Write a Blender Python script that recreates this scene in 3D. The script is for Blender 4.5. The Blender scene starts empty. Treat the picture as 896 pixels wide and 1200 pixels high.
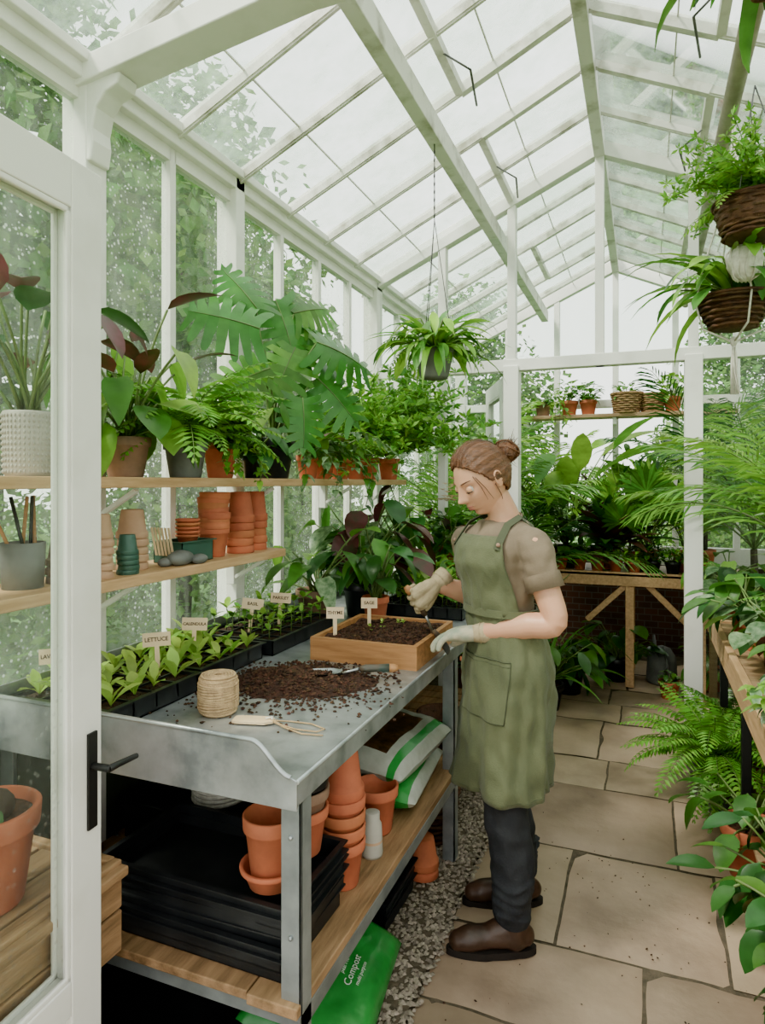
import bpy, math, random
from math import sin, cos, pi, radians, sqrt, exp
from mathutils import Vector, Matrix, noise
R = random.Random(11)
U = R.uniform
scene = bpy.context.scene
COL = scene.collection

# ------------------------------------------------------------------ materials
def newmat(name):
    m = bpy.data.materials.new(name); m.use_nodes = True
    nt = m.node_tree; nt.nodes.clear()
    out = nt.nodes.new('ShaderNodeOutputMaterial')
    return m, nt, out
def ramp(nt, fac, stops):
    r = nt.nodes.new('ShaderNodeValToRGB'); e = r.color_ramp.elements
    while len(e) < len(stops): e.new(0.5)
    for i, (p, c) in enumerate(stops):
        e[i].position = p; e[i].color = (*c, 1) if len(c) == 3 else c
    nt.links.new(fac, r.inputs[0]); return r.outputs[0]
def noise_out(nt, scale, detail=4, stretch=None, rough=.55):
    tc = nt.nodes.new('ShaderNodeTexCoord'); n = nt.nodes.new('ShaderNodeTexNoise')
    n.inputs['Scale'].default_value = scale; n.inputs['Detail'].default_value = detail
    n.inputs['Roughness'].default_value = rough
    if stretch:
        mp = nt.nodes.new('ShaderNodeMapping'); mp.inputs['Scale'].default_value = stretch
        nt.links.new(tc.outputs['Object'], mp.inputs[0]); nt.links.new(mp.outputs[0], n.inputs['Vector'])
    else: nt.links.new(tc.outputs['Object'], n.inputs['Vector'])
    return n.outputs['Fac']
def M(name, c1, c2=None, scale=8, rough=.6, metal=0, bump=0, bscale=None, stretch=None, island=0, c3=None, lo=.3, hi=.7, transl=0, spec=.5, sheen=0, sss=0):
    m, nt, out = newmat(name)
    p = nt.nodes.new('ShaderNodeBsdfPrincipled')
    p.inputs['Roughness'].default_value = rough; p.inputs['Metallic'].default_value = metal
    p.inputs['Specular IOR Level'].default_value = spec
    if sheen: p.inputs['Sheen Weight'].default_value = sheen
    if sss:
        p.inputs['Subsurface Weight'].default_value = sss; p.inputs['Subsurface Radius'].default_value = (.01, .004, .002); p.inputs['Subsurface Scale'].default_value = 1.0
    c2 = c2 or tuple(x*.85 for x in c1)
    f = noise_out(nt, scale, 5, stretch)
    st = [(lo, c2), (hi, c1)] if not c3 else [(lo, c2), ((lo+hi)/2, c3), (hi, c1)]
    col = ramp(nt, f, st)
    if island:
        g = nt.nodes.new('ShaderNodeNewGeometry')
        hs = nt.nodes.new('ShaderNodeHueSaturation')
        mr = nt.nodes.new('ShaderNodeMapRange'); mr.inputs[3].default_value = 1-island; mr.inputs[4].default_value = 1+island
        nt.links.new(g.outputs['Random Per Island'], mr.inputs[0]); nt.links.new(mr.outputs[0], hs.inputs['Value'])
        mr2 = nt.nodes.new('ShaderNodeMapRange'); mr2.inputs[3].default_value = .5-island*.05; mr2.inputs[4].default_value = .5+island*.04
        mu = nt.nodes.new('ShaderNodeMath'); mu.operation = 'FRACT'; mm = nt.nodes.new('ShaderNodeMath'); mm.operation = 'MULTIPLY'; mm.inputs[1].default_value = 7.3
        nt.links.new(g.outputs['Random Per Island'], mm.inputs[0]); nt.links.new(mm.outputs[0], mu.inputs[0]); nt.links.new(mu.outputs[0], mr2.inputs[0]); nt.links.new(mr2.outputs[0], hs.inputs['Hue'])
        nt.links.new(col, hs.inputs['Color']); col = hs.outputs[0]
    nt.links.new(col, p.inputs['Base Color'])
    if bump:
        b = nt.nodes.new('ShaderNodeBump'); b.inputs['Strength'].default_value = bump; b.inputs['Distance'].default_value = .01
        nt.links.new(noise_out(nt, bscale or scale*4, 6, stretch), b.inputs['Height']); nt.links.new(b.outputs[0], p.inputs['Normal'])
    if transl:
        t = nt.nodes.new('ShaderNodeBsdfTranslucent'); nt.links.new(col, t.inputs[0])
        mx = nt.nodes.new('ShaderNodeMixShader'); mx.inputs[0].default_value = transl
        nt.links.new(p.outputs[0], mx.inputs[1]); nt.links.new(t.outputs[0], mx.inputs[2]); nt.links.new(mx.outputs[0], out.inputs[0])
    else: nt.links.new(p.outputs[0], out.inputs[0])
    return m
def glassmat(name, haze_lo, haze_hi, tint=(.94, .985, .95), hazec=(.8, .86, .82), scale=3, stretch=(1, 1, .25), drops=.5):
    m, nt, out = newmat(name)
    tr = nt.nodes.new('ShaderNodeBsdfTransparent'); tr.inputs[0].default_value = (*tint, 1)
    gl = nt.nodes.new('ShaderNodeBsdfGlossy'); gl.inputs['Roughness'].default_value = .03
    lw = nt.nodes.new('ShaderNodeLayerWeight'); lw.inputs[0].default_value = .12
    m1 = nt.nodes.new('ShaderNodeMixShader'); nt.links.new(lw.outputs['Fresnel'], m1.inputs[0])
    nt.links.new(tr.outputs[0], m1.inputs[1]); nt.links.new(gl.outputs[0], m1.inputs[2])
    df = nt.nodes.new('ShaderNodeBsdfDiffuse'); df.inputs[0].default_value = (*hazec, 1)
    tl = nt.nodes.new('ShaderNodeBsdfTranslucent'); tl.inputs[0].default_value = (*hazec, 1)
    m2 = nt.nodes.new('ShaderNodeMixShader'); m2.inputs[0].default_value = .75
    nt.links.new(df.outputs[0], m2.inputs[1]); nt.links.new(tl.outputs[0], m2.inputs[2])
    f1 = noise_out(nt, scale, 6, stretch, .7); f2 = noise_out(nt, scale*9, 3, (1, 1, .3), .7)
    ad = nt.nodes.new('ShaderNodeMath'); ad.operation = 'MULTIPLY_ADD'; ad.inputs[1].default_value = .35
    nt.links.new(f2, ad.inputs[0]); nt.links.new(f1, ad.inputs[2])
    mr = nt.nodes.new('ShaderNodeMapRange'); mr.inputs[1].default_value = .5; mr.inputs[2].default_value = .85
    mr.inputs[3].default_value = haze_lo; mr.inputs[4].default_value = haze_hi
    nt.links.new(ad.outputs[0], mr.inputs[0]); fac = mr.outputs[0]
    if drops:   # condensation beads
        tc = nt.nodes.new('ShaderNodeTexCoord'); vo = nt.nodes.new('ShaderNodeTexVoronoi'); vo.inputs['Scale'].default_value = 55
        nt.links.new(tc.outputs['Object'], vo.inputs['Vector'])
        md = nt.nodes.new('ShaderNodeMapRange'); md.inputs[1].default_value = .34; md.inputs[2].default_value = .20; md.inputs[3].default_value = 0; md.inputs[4].default_value = drops
        nt.links.new(vo.outputs['Distance'], md.inputs[0])
        mk = nt.nodes.new('ShaderNodeMath'); mk.operation = 'MULTIPLY'; nt.links.new(md.outputs[0], mk.inputs[0])
        ms = nt.nodes.new('ShaderNodeMapRange'); ms.inputs[1].default_value = .42; ms.inputs[2].default_value = .56; nt.links.new(f1, ms.inputs[0]); nt.links.new(ms.outputs[0], mk.inputs[1])
        mm = nt.nodes.new('ShaderNodeMath'); mm.operation = 'MAXIMUM'; nt.links.new(fac, mm.inputs[0]); nt.links.new(mk.outputs[0], mm.inputs[1]); fac = mm.outputs[0]
    m3 = nt.nodes.new('ShaderNodeMixShader'); nt.links.new(fac, m3.inputs[0])
    nt.links.new(m1.outputs[0], m3.inputs[1]); nt.links.new(m2.outputs[0], m3.inputs[2]); nt.links.new(m3.outputs[0], out.inputs[0])
    return m
def brickmat(name):
    m, nt, out = newmat(name)
    tc = nt.nodes.new('ShaderNodeTexCoord'); mp = nt.nodes.new('ShaderNodeMapping')
    mp.inputs['Rotation'].default_value = (radians(90), 0, 0)
    b = nt.nodes.new('ShaderNodeTexBrick'); b.inputs['Scale'].default_value = 4.5
    b.inputs['Color1'].default_value = (.14, .06, .04, 1); b.inputs['Color2'].default_value = (.085, .042, .03, 1); b.inputs['Mortar'].default_value = (.15, .135, .12, 1)
    p = nt.nodes.new('ShaderNodeBsdfPrincipled'); p.inputs['Roughness'].default_value = .9
    nt.links.new(tc.outputs['Object'], mp.inputs[0]); nt.links.new(mp.outputs[0], b.inputs['Vector']); nt.links.new(b.outputs[0], p.inputs['Base Color']); nt.links.new(p.outputs[0], out.inputs[0])
    return m

WHITE = M('white_paint', (.82, .81, .775), (.70, .695, .64), 5, .42, bump=.05, lo=.25, hi=.5)
WHITER = M('weathered_white_paint', (.76, .75, .70), (.36, .35, .27), 7, .5, bump=.05, lo=.3, hi=.5)
GLASS = glassmat('wet_glass', .02, .30, tint=(.88, .96, .88), hazec=(.70, .83, .70), drops=.8)
RGLASS = glassmat('roof_glass', .04, .66, scale=2.0, tint=(.93, .975, .94), hazec=(.42, .55, .44), drops=.6)
DGLASS = glassmat('door_glass', .01, .11, drops=.2)
PGLASS = glassmat('partition_glass', .01, .10, drops=.1)
GALV = M('galvanised_steel', (.56, .59, .61), (.25, .275, .29), 11, .32, metal=.65, bump=.05, c3=(.44, .465, .48))
GALV2 = M('galvanised_leg', (.40, .43, .44), (.22, .245, .25), 9, .45, metal=.6)
WOODL = M('shelf_pine', (.66, .43, .23), (.46, .28, .13), 6, .55, bump=.1, stretch=(9, 1, 9))
WOODX = M('bench_timber', (.46, .31, .17), (.28, .175, .09), 6, .6, bump=.12, stretch=(1, 9, 9))
WOODB = M('box_cedar', (.50, .26, .10), (.28, .135, .045), 6, .5, bump=.12, stretch=(1, 8, 10))
WOODR = M('rustic_timber', (.42, .26, .13), (.18, .11, .05), 5, .7, bump=.25, stretch=(8, 1, 8))
TAGW = M('label_wood', (.80, .64, .42), (.68, .5, .3), 12, .6)
INK = M('label_ink', (.05, .025, .012), rough=.8)
TERRA = M('terracotta', (.56, .19, .075), (.34, .115, .05), 9, .8, bump=.06, island=.18)
TERRA2 = M('weathered_terracotta', (.36, .22, .15), (.18, .12, .085), 12, .85, bump=.1)
TAN = M('pale_terracotta', (.60, .39, .25), (.44, .28, .17), 9, .85, island=.1)
TEAL = M('green_plastic', (.05, .12, .095), rough=.4)
BLK = M('black_plastic', (.014, .015, .017), (.03, .032, .035), 12, .34)
GREYP = M('grey_zinc_pot', (.20, .21, .20), (.11, .11, .11), 10, .6)
CREAM = M('cream_ceramic', (.50, .475, .42), (.38, .36, .31), 10, .55)
SOIL = M('potting_soil', (.100, .050, .026), (.020, .011, .006), 60, .95, bump=.8, bscale=90, island=.5)
STONE = M('sandstone', (.50, .375, .26), (.20, .145, .10), 2.4, .52, bump=.35, bscale=16, island=.2, c3=(.375, .28, .19), lo=.25, hi=.70)
MORT = M('joint_sand', (.15, .115, .08), (.07, .06, .04), 30, .95, bump=.4)
GRAV = M('gravel', (.34, .29, .23), (.20, .17, .13), 50, .85, island=.38, bump=.3)
BRICK = brickmat('brick')
LAWN = M('lawn', (.12, .27, .05), (.06, .14, .03), 2, .9)
def leafm(n, c, c2=None, isl=.3, tr=.36, rough=.34, sc=14): return M(n, c, c2 or tuple(x*.6 for x in c), sc, rough, island=isl, transl=tr, spec=.45)
L_MID = leafm('leaf_green', (.125, .33, .040))
L_DARK = leafm('leaf_deep_green', (.042, .15, .030), tr=.22, rough=.28)
L_MON = leafm('monstera_leaf', (.070, .26, .038), tr=.25, rough=.22, isl=.12)
L_LITE = leafm('leaf_fresh_green', (.28, .55, .050))
L_FERN = leafm('fern_green', (.20, .48, .040))
L_LIME = leafm('seedling_green', (.50, .74, .12), tr=.42)
L_PURP = leafm('burgundy_leaf', (.17, .040, .050), (.045, .055, .02), tr=.2)
L_GREY = leafm('variegated_leaf', (.36, .50, .28), (.045, .15, .04), sc=40, tr=.25)
L_TREE = leafm('tree_leaf', (.14, .30, .055), isl=.5, tr=.45, rough=.6)
L_TREE2 = leafm('bush_leaf', (.22, .40, .08), isl=.5, tr=.45, rough=.6)
STEM = M('plant_stem', (.16, .27, .06), (.10, .12, .05), 8, .6)
BARK = M('bark', (.10, .07, .05), (.05, .035, .025), 8, .9, bump=.5)
WICK = M('wicker', (.14, .070, .034), (.055, .028, .014), 40, .7, bump=.5, island=.3)
WICKL = M('light_wicker', (.42, .27, .13), (.25, .15, .07), 40, .7, bump=.5, island=.25)
TWINE = M('jute_twine', (.62, .44, .24), (.38, .26, .14), 60, .9, bump=.5)
ROPE = M('white_cord', (.78, .75, .68), (.55, .52, .45), 60, .9)
METAL = M('dark_iron', (.03, .03, .03), rough=.45, metal=.5)
GREYM = M('grey_iron', (.16, .16, .16), rough=.45, metal=.5)
STEEL = M('steel_blade', (.42, .44, .45), (.25, .26, .27), 20, .3, metal=.9)
HANDLE = M('green_handle', (.04, .075, .065), (.12, .06, .035), 12, .4)
BAGG = M('green_sack', (.03, .32, .06), (.015, .17, .03), 6, .28, bump=.3, bscale=9)
BAGW = M('pale_sack', (.56, .58, .52), (.25, .26, .20), 7, .28, bump=.4, bscale=9)
BAGB = M('printed_soil_panel', (.14, .075, .035), (.03, .018, .01), 50, .35)
PINK = M('pink_petal', (.85, .10, .10), (.65, .04, .05), 10, .6, transl=.2)
CREAMP = M('cream_petal', (.90, .76, .56), (.8, .5, .4), 10, .6, transl=.2)
PIPE = M('weathered_pole', (.40, .34, .25), (.22, .18, .12), 8, .6)
BASEW = M('mossy_wall', (.10, .12, .08), (.05, .055, .04), 5, .9, bump=.2)
# person
SKIN = M('skin', (.64, .37, .235), (.55, .285, .175), 7, .42, bump=.05, bscale=130, sss=.12)
LIPM = M('lips', (.46, .17, .14), rough=.4)
EYEW = M('eye_white', (.6, .57, .53), rough=.2)
LASH = M('lashes', (.03, .015, .01), rough=.6)
HAIR = M('brown_hair', (.19, .082, .033), (.065, .028, .012), 26, .34, bump=.5, bscale=70, stretch=(.7, 6, 3))
APRON = M('olive_canvas', (.118, .130, .064), (.076, .088, .044), 7, .85, bump=.25, bscale=220, sheen=.10)
APRON2 = M('olive_canvas_seam', (.065, .075, .04), (.06, .07, .04), 10, .85)
TEE = M('taupe_cotton', (.215, .165, .112), (.155, .12, .082), 8, .9, bump=.15, bscale=160)
JEAN = M('charcoal_denim', (.034, .036, .042), (.018, .019, .023), 15, .85, bump=.25, bscale=120)
BOOT = M('brown_leather', (.085, .047, .030), (.035, .020, .013), 12, .42, bump=.15)
SOLE = M('boot_sole', (.022, .016, .013), rough=.8)
GLOV = M('canvas_glove', (.52, .42, .27), (.34, .27, .16), 25, .9, bump=.3, bscale=150)
GLOVG = M('coated_glove', (.20, .26, .20), (.46, .41, .30), 30, .8, bump=.3, bscale=120)

# ------------------------------------------------------------------ mesh builder
class MB:
    def __init__(s): s.v = []; s.f = []; s.m = []; s.sm = []
    def add(s, vs, fs, mat, smooth=False, X=None):
        b = len(s.v)
        if X is not None: s.v += [tuple(X @ Vector(p)) for p in vs]
        else: s.v += [tuple(p) for p in vs]
        for f in fs:
            s.f.append(tuple(b+i for i in f)); s.m.append(mat); s.sm.append(smooth)
    def bb(s, x0, x1, y0, y1, z0, z1, mat, X=None):
        vs = [(x0,y0,z0),(x1,y0,z0),(x1,y1,z0),(x0,y1,z0),(x0,y0,z1),(x1,y0,z1),(x1,y1,z1),(x0,y1,z1)]
        s.add(vs, [(0,3,2,1),(4,5,6,7),(0,1,5,4),(1,2,6,5),(2,3,7,6),(3,0,4,7)], mat, False, X)
    def beam(s, a, b, w, h, mat, up=(0, 0, 1)):
        a = Vector(a); b = Vector(b); d = b-a; L = d.length; d.normalize()
        side = d.cross(Vector(up)).normalized(); u = side.cross(d)
        X = Matrix((( d.x, side.x, u.x, a.x), (d.y, side.y, u.y, a.y), (d.z, side.z, u.z, a.z), (0, 0, 0, 1)))
        s.bb(0, L, -w/2, w/2, -h/2, h/2, mat, X)
    def lathe(s, prof, mat, seg=24, X=None, smooth=True):
        vs = []; fs = []; n = len(prof)
        for i in range(seg):
            a = 2*pi*i/seg
            for r, z in prof: vs.append((r*cos(a), r*sin(a), z))
        for i in range(seg):
            j = (i+1) % seg
            for k in range(n-1):
                if prof[k][0] < 1e-6 and prof[k+1][0] < 1e-6: continue
                fs.append((i*n+k, j*n+k, j*n+k+1, i*n+k+1))
        s.add(vs, fs, mat, smooth, X)
    def tube(s, pts, rad, mat, seg=8, X=None, smooth=True, flat=1.0):
        pts = [Vector(p) for p in pts]; n = len(pts)
        if not hasattr(rad, '__len__'): rad = [rad]*n
        vs = []; fs = []; ref = None
        for i, p in enumerate(pts):
            d = (pts[min(i+1, n-1)]-pts[max(i-1, 0)])
            if d.length < 1e-9: d = Vector((0, 0, 1))
            d.normalize()
            if ref is None: ref = Vector((0, 0, 1)) if abs(d.z) < .9 else Vector((1, 0, 0))
            s1 = d.cross(ref).normalized(); s2 = s1.cross(d).normalized(); ref = s2
            for k in range(seg):
                a = 2*pi*k/seg
                vs.append(p+s1*cos(a)*rad[i]+s2*sin(a)*rad[i]*flat)
        for i in range(n-1):
            for k in range(seg):
                l = (k+1) % seg
                fs.append((i*seg+k, i*seg+l, (i+1)*seg+l, (i+1)*seg+k))
        fs.append(tuple(range(seg))[::-1]); fs.append(tuple((n-1)*seg+k for k in range(seg)))
        s.add(vs, fs, mat, smooth, X)
    def ball(s, c, r, mat, X=None, seg=12, rings=8):
        if not hasattr(r, '__len__'): r = (r, r, r)
        vs = []; fs = []
        for i in range(rings+1):
            th = pi*i/rings
            for k in range(seg):
                a = 2*pi*k/seg
                vs.append((c[0]+r[0]*sin(th)*cos(a), c[1]+r[1]*sin(th)*sin(a), c[2]+r[2]*cos(th)))
        for i in range(rings):
            for k in range(seg):
                l = (k+1) % seg
                fs.append((i*seg+k, (i+1)*seg+k, (i+1)*seg+l, i*seg+l))
        s.add(vs, fs, mat, True, X)
def softlim(v, lo, hi, m=.04):
    if v < lo+m: return lo+m-m*(1-exp(-(lo+m-v)/m))
    if v > hi-m: return hi-m+m*(1-exp(-(v-hi+m)/m))
    return v
def obj(mb, name, loc=(0, 0, 0), rz=0, parent=None, bevel=0, rot=None, scale=1, room=None):
    if room:   # foliage presses against the glass instead of passing through
        q = Matrix.Translation(loc) @ Matrix.Rotation(rz, 4, 'Z'); qi = q.inverted(); nv = []
        for p in mb.v:
            w_ = q @ Vector(p)
            w2 = Vector((softlim(w_.x, -1.635, 1.155), softlim(w_.y, *room), w_.z)); nv.append(tuple(qi @ w2))
        mb.v = nv
    me = bpy.data.meshes.new(name); me.from_pydata(mb.v, [], mb.f)
    mats = []
    for m in mb.m:
        if m not in mats: mats.append(m)
    for m in mats: me.materials.append(m)
    ix = {m.name: i for i, m in enumerate(mats)}
    me.polygons.foreach_set('material_index', [ix[m.name] for m in mb.m])
    me.polygons.foreach_set('use_smooth', mb.sm)
    me.update()
    o = bpy.data.objects.new(name, me); COL.objects.link(o)
    o.location = loc; o.rotation_euler = rot or (0, 0, rz); o.scale = (scale,)*3
    if parent: o.parent = parent
    if bevel:
        b = o.modifiers.new('bevel', 'BEVEL'); b.width = bevel; b.segments = 2; b.limit_method = 'ANGLE'
    return o
def TR(x, y, z, rz=0, ry=0, rx=0, s=1):
    return Matrix.Translation((x, y, z)) @ Matrix.Rotation(rz, 4, 'Z') @ Matrix.Rotation(ry, 4, 'Y') @ Matrix.Rotation(rx, 4, 'X') @ Matrix.Scale(s, 4)

# ------------------------------------------------------------------ plants
PROF = {
 'ov': lambda t: max(.02, sin(pi*min(1, t**.8))**.75),
 'heart': lambda t: max(.02, (1-t)**.75*1.02*(min(1, .55+t*2.2))) ,
 'lan': lambda t: max(.02, sin(pi*(t*.93+.05))**.9),
 'strap': lambda t: max(.03, min(1, .45+t*3)*(1-t**2.5)),
 'spoon': lambda t: max(.03, .15+.85*sin(pi*max(0, (t-.2)/.8))**.7 if t > .2 else .15),
}
def blade(mb, mat, p, az, el, L, W, droop=.8, seg=5, fold=.25, prof='ov', twist=0):
    ca, sa = cos(az), sin(az); c = Vector(p); e = el; vs = []; f = PROF[prof]
    for i in range(seg+1):
        t = i/seg; w = W*.5*f(t)
        sd = Vector((-sa, ca, 0)); n = Vector((-sin(e)*ca, -sin(e)*sa, cos(e)))
        if twist: sd2 = sd*cos(twist)+n*sin(twist); n = n*cos(twist)-sd*sin(twist); sd = sd2
        vs += [c-sd*w+n*fold*w, c.copy(), c+sd*w+n*fold*w]
        c = c+Vector((ca*cos(e), sa*cos(e), sin(e)))*(L/seg); e -= droop/seg
    fs = []
    for i in range(seg):
        a = i*3; fs += [(a, a+1, a+4, a+3), (a+1, a+2, a+5, a+4)]
    mb.add(vs, fs, mat, True)
def arc(p, az, el, L, droop, n=6):
    c = Vector(p); pts = [c.copy()]; e = el
    for i in range(n):
        c = c+Vector((cos(az)*cos(e), sin(az)*cos(e), sin(e)))*(L/n); pts.append(c.copy()); e -= droop/n
    return pts, e
def stalkleaf(mb, mat, p, az, el, SL, LL, LW, droop=.5, prof='ov', ld=1.0, lel=None, sr=.004, stem=None, fold=.2, seg=6):
    pts, e = arc(p, az, el, SL, droop, 5)
    mb.tube(pts, [sr*1.3]*2+[sr]*4, stem or STEM, 5)
    blade(mb, mat, pts[-1], az+U(-.25, .25), e if lel is None else lel, LL, LW, ld, seg, fold, prof, U(-.3, .3))
def frond(mb, mat, p, az, el, L, W, droop, n=16, lw=.9, fwd=.35, hang=.25, sr=.0025):
    pts, e = arc(p, az, el, L, droop, n)
    mb.tube(pts, [sr*(1.2-.9*i/n) for i in range(n+1)], STEM, 4)
    for i in range(1, n+1):
        t = i/n; c = pts[i]; d = (pts[i]-pts[i-1]).normalized()
        sd = Vector((-sin(az), cos(az), 0)); l = W*.5*max(.12, sin(pi*(.12+.86*t))**.8); w = L/n*lw*.5
        for sg in (-1, 1):
            dirv = (sd*sg+d*fwd+Vector((0, 0, -hang*U(.6, 1.3)))).normalized()
            m = c+dirv*l*.45
            mb.add([c, m+d*w-Vector((0,0,-.05*l)), c+dirv*l+Vector((0, 0, -hang*l*.3)), m-d*w-Vector((0,0,-.05*l))], [(0, 1, 2, 3)], mat, False)
def fern(mb, z, L, W, n=22, mat=None, spread=1.0, up=1.0, nl=16):
    mat = mat or L_FERN
    for i in range(n):
        az = 2*pi*i/n*1.618*3+U(-.3, .3); k = U(.65, 1)
        frond(mb, mat, (0, 0, z), az, U(.45, 1.35)*up, L*k, W*k, U(1.3, 2.2)*spread, nl)
def broad(mb, z, n, h, LL, LW, mats, prof='ov', tilt=(.6, 1.35), ld=.8, r=.02, droop=.45, lel=(-1.05, .15)):
    for i in range(n):
        az = i*2.4+U(-.3, .3); k = U(.7, 1.1)
        stalkleaf(mb, R.choice(mats), (U(-r, r), U(-r, r), z), az, U(*tilt), h*U(.45, 1), LL*k, LW*k, droop, prof, ld*U(.6, 1.1), U(*lel))
def bush(mb, z, n, RR, H, LL, LW, mats, prof='ov'):
    for i in range(n):
        az = U(0, 6.28); rr = RR*sqrt(U(0, 1)); zz = z+H*U(.05, 1)*(1-.35*(rr/RR)**2)
        blade(mb, R.choice(mats), (cos(az)*rr*.8, sin(az)*rr*.8, zz), az+U(-1, 1), U(-.6, .7), LL*U(.7, 1.2), LW*U(.7, 1.2), U(.4, 1.3), 4, .25, prof)
    for i in range(max(5, n//10)):
        az = U(0, 6.28); pts, e = arc((0, 0, z), az, U(.8, 1.4), H*U(.6, .95), .3, 4); mb.tube(pts, .003, STEM, 4)
def straps(mb, z, n, L, W, mats, droop=1.6, up=(.6, 1.45), prof='strap', seg=8):
    for i in range(n):
        blade(mb, R.choice(mats), (U(-.01, .01), U(-.01, .01), z), i*2.4+U(-.3, .3), U(*up), L*U(.65, 1.1), W*U(.8, 1.1), droop*U(.6, 1.2), seg, .35, prof)
def palm(mb, z, n, L, W, mats, trunk=0, spread=1.3, nl=24, lw=.42):
    if trunk: mb.tube([(0, 0, z), (.01, 0, z+trunk*.5), (0, .01, z+trunk)], [.03, .025, .022], BARK, 8)
    for i in range(n):
        k = U(.75, 1.05); m = R.choice(mats)
        az = i*2.4+U(-.3, .3); el = U(.75, 1.45)
        pts, e = arc((0, 0, z+trunk), az, el, L*k, spread*U(.55, 1.15), nl+6)
        mb.tube(pts, [.006*(1.2-.9*j/(nl+6)) for j in range(nl+7)], STEM, 4)
        for j in range(5, nl+6):
            t = (j-5)/(nl+1); c = pts[j]; d = (pts[j]-pts[j-1]).normalized(); sd = Vector((-sin(az), cos(az), 0))
            l = W*.75*k*max(.2, sin(pi*(.15+.8*t))**.7)
            for sg in (-1, 1):
                dv = (sd*sg*.8+d*(.75+t*.6)+Vector((0, 0, U(-.25, .2)))).normalized(); w = L/nl*lw*.5
                m1 = c+dv*l*.35; m2 = c+dv*l*.72-Vector((0, 0, l*.10)); tip = c+dv*l-Vector((0, 0, l*.28))
                mb.add([c, m1+d*w, m2+d*w*.8, tip, m2-d*w*.8, m1-d*w], [(0, 1, 5), (1, 2, 4, 5), (2, 3, 4)], m, False)
def fanpalm(mb, z, n, h, S, mats):
    for i in range(n):
        az = i*2.4+U(-.3, .3); pts, e = arc((0, 0, z), az, U(.8, 1.4), h*U(.6, 1), .5, 5); mb.tube(pts, .005, STEM, 5)
        c = pts[-1]; d = Vector((cos(az)*.3, sin(az)*.3, 1)).normalized(); s = Vector((-sin(az), cos(az), 0)); m = R.choice(mats)
        for k in range(17):
            a = -2.0+4.0*k/16; dv = (d*cos(a)+s*sin(a)); l = S*(.78+.22*cos(a))
            w = d.cross(s).normalized(); sv = dv.cross(w).normalized()*l*.085
            mb.add([c, c+dv*l*.55+sv, c+dv*l-Vector((0, 0, .12*l)), c+dv*l*.55-sv], [(0, 1, 2, 3)], m, False)
def fluffy(mb, z, n, L, mats):
    for i in range(n):
        az = U(0, 6.28); pts, e = arc((0, 0, z), az, U(.5, 1.5), L*U(.6, 1.05), U(.5, 1.6), 9); mb.tube(pts, .0015, STEM, 3)
        for k in range(2, 10):
            c = pts[k]
            for j in range(9):
                d = Vector((U(-1, 1), U(-1, 1), U(-.5, .8))).normalized(); l = L*.10*U(.5, 1.1); s = d.cross(Vector((U(-1,1), U(-1,1), .5))).normalized()*l*.16
                mb.add([c, c+d*l*.5+s, c+d*l, c+d*l*.5-s], [(0, 1, 2, 3)], R.choice(mats), False)
def trailing(mb, z, n, L, r, LL, mats, a0=0, a1=6.28):
    for i in range(n):
        az = U(a0, a1); pts, e = arc((cos(az)*r*.5, sin(az)*r*.5, z), az, U(.2, 1), L*U(.5, 1), U(2, 2.8), 10); mb.tube(pts, .002, STEM, 4)
        for k in range(1, 11):
            for j in range(2): blade(mb, R.choice(mats), pts[k], az+U(-2, 2), U(-.9, .3), LL*U(.7, 1.1), LL*.65, .8, 3, .2, 'heart')
def monstera_leaf(mb, mat, base, nrm, phi, S):
    nrm = Vector(nrm).normalized(); h = Vector((-nrm.y, nrm.x, 0)).normalized(); v = nrm.cross(h)
    d = h*cos(phi)+v*sin(phi); sd = nrm.cross(d); base = Vector(base)
    def P(t, y): return base+d*(t*S)+sd*y-nrm*(abs(y)*.18+y*y/S*.35+S*.22*max(0, t)**2)
    def W(t): return S*.50*max(0, sin(pi*min(1, .27+.70*max(0, t))))**.6
    N = 7; rs = [0, .2, .42, .6, .78, .92, 1.0]
    for sg in (-1, 1):
        for k in range(N):
            tc_ = (k+.5)/N*.92; hw = .5/N*.92; wl = W(tc_)
            sh = -.34+.62*tc_
            rowsv = []
            for r in rs:
                g = 0 if r < .5 else .22*min(1, (r-.45)/.2)
                tp = 1.0 if r < .8 else (.82 if r < .95 else .35)
                hh = hw*(1-g)*tp*1.02
                off = sh*(max(0, r-.1)**1.3)
                fan = 1+(.5*r if k == 0 else .15*r)
                rowsv.append((P(tc_+off-hh*fan, sg*wl*r), P(tc_+off, sg*wl*r*1.0), P(tc_+off+hh*fan, sg*wl*r)))
            vs = [q for rw in rowsv for q in rw]; fs = []
            for i in range(len(rs)-1):
                a = i*3; fs += [(a, a+1, a+4, a+3), (a+1, a+2, a+5, a+4)]
            mb.add(vs, fs, mat, True)
    mb.add([P(.88, -.10*S), P(.88, .10*S), P(1.08, 0)], [(0, 1, 2)], mat, True)
    mb.tube([P(t/6*.95, 0)+nrm*.002 for t in range(7)], [.003, .0028, .0025, .002, .0016, .0012, .0005], STEM, 4)
def pot(mb, r, h, mat, z=0, x=0, y=0, soil=True, X=None):
    X = (X or Matrix.Identity(4)) @ Matrix.Translation((x, y, z))
    mb.lathe([(0, 0), (r*.68, 0), (r*.71, h*.03), (r*.90, h*.76), (r*.99, h*.775), (r, h*.8), (r*1.02, h*.985), (r*.99, h), (r*.91, h), (r*.87, h*.8), (r*.66, h*.06), (0, h*.05)], mat, 28, X)
    if soil: mb.lathe([(r*.885, h*.88), (r*.4, h*.91), (0, h*.92)], SOIL, 20, X)
def planted(name, loc, r, h, mat, fn, rz=0):
    mb = MB(); pot(mb, r, h, mat); fn(mb, h*.9)
    return obj(mb, name, loc, rz, room=(.4, 3.95) if loc[1] < 4 else (4.05, 6.2))

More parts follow.
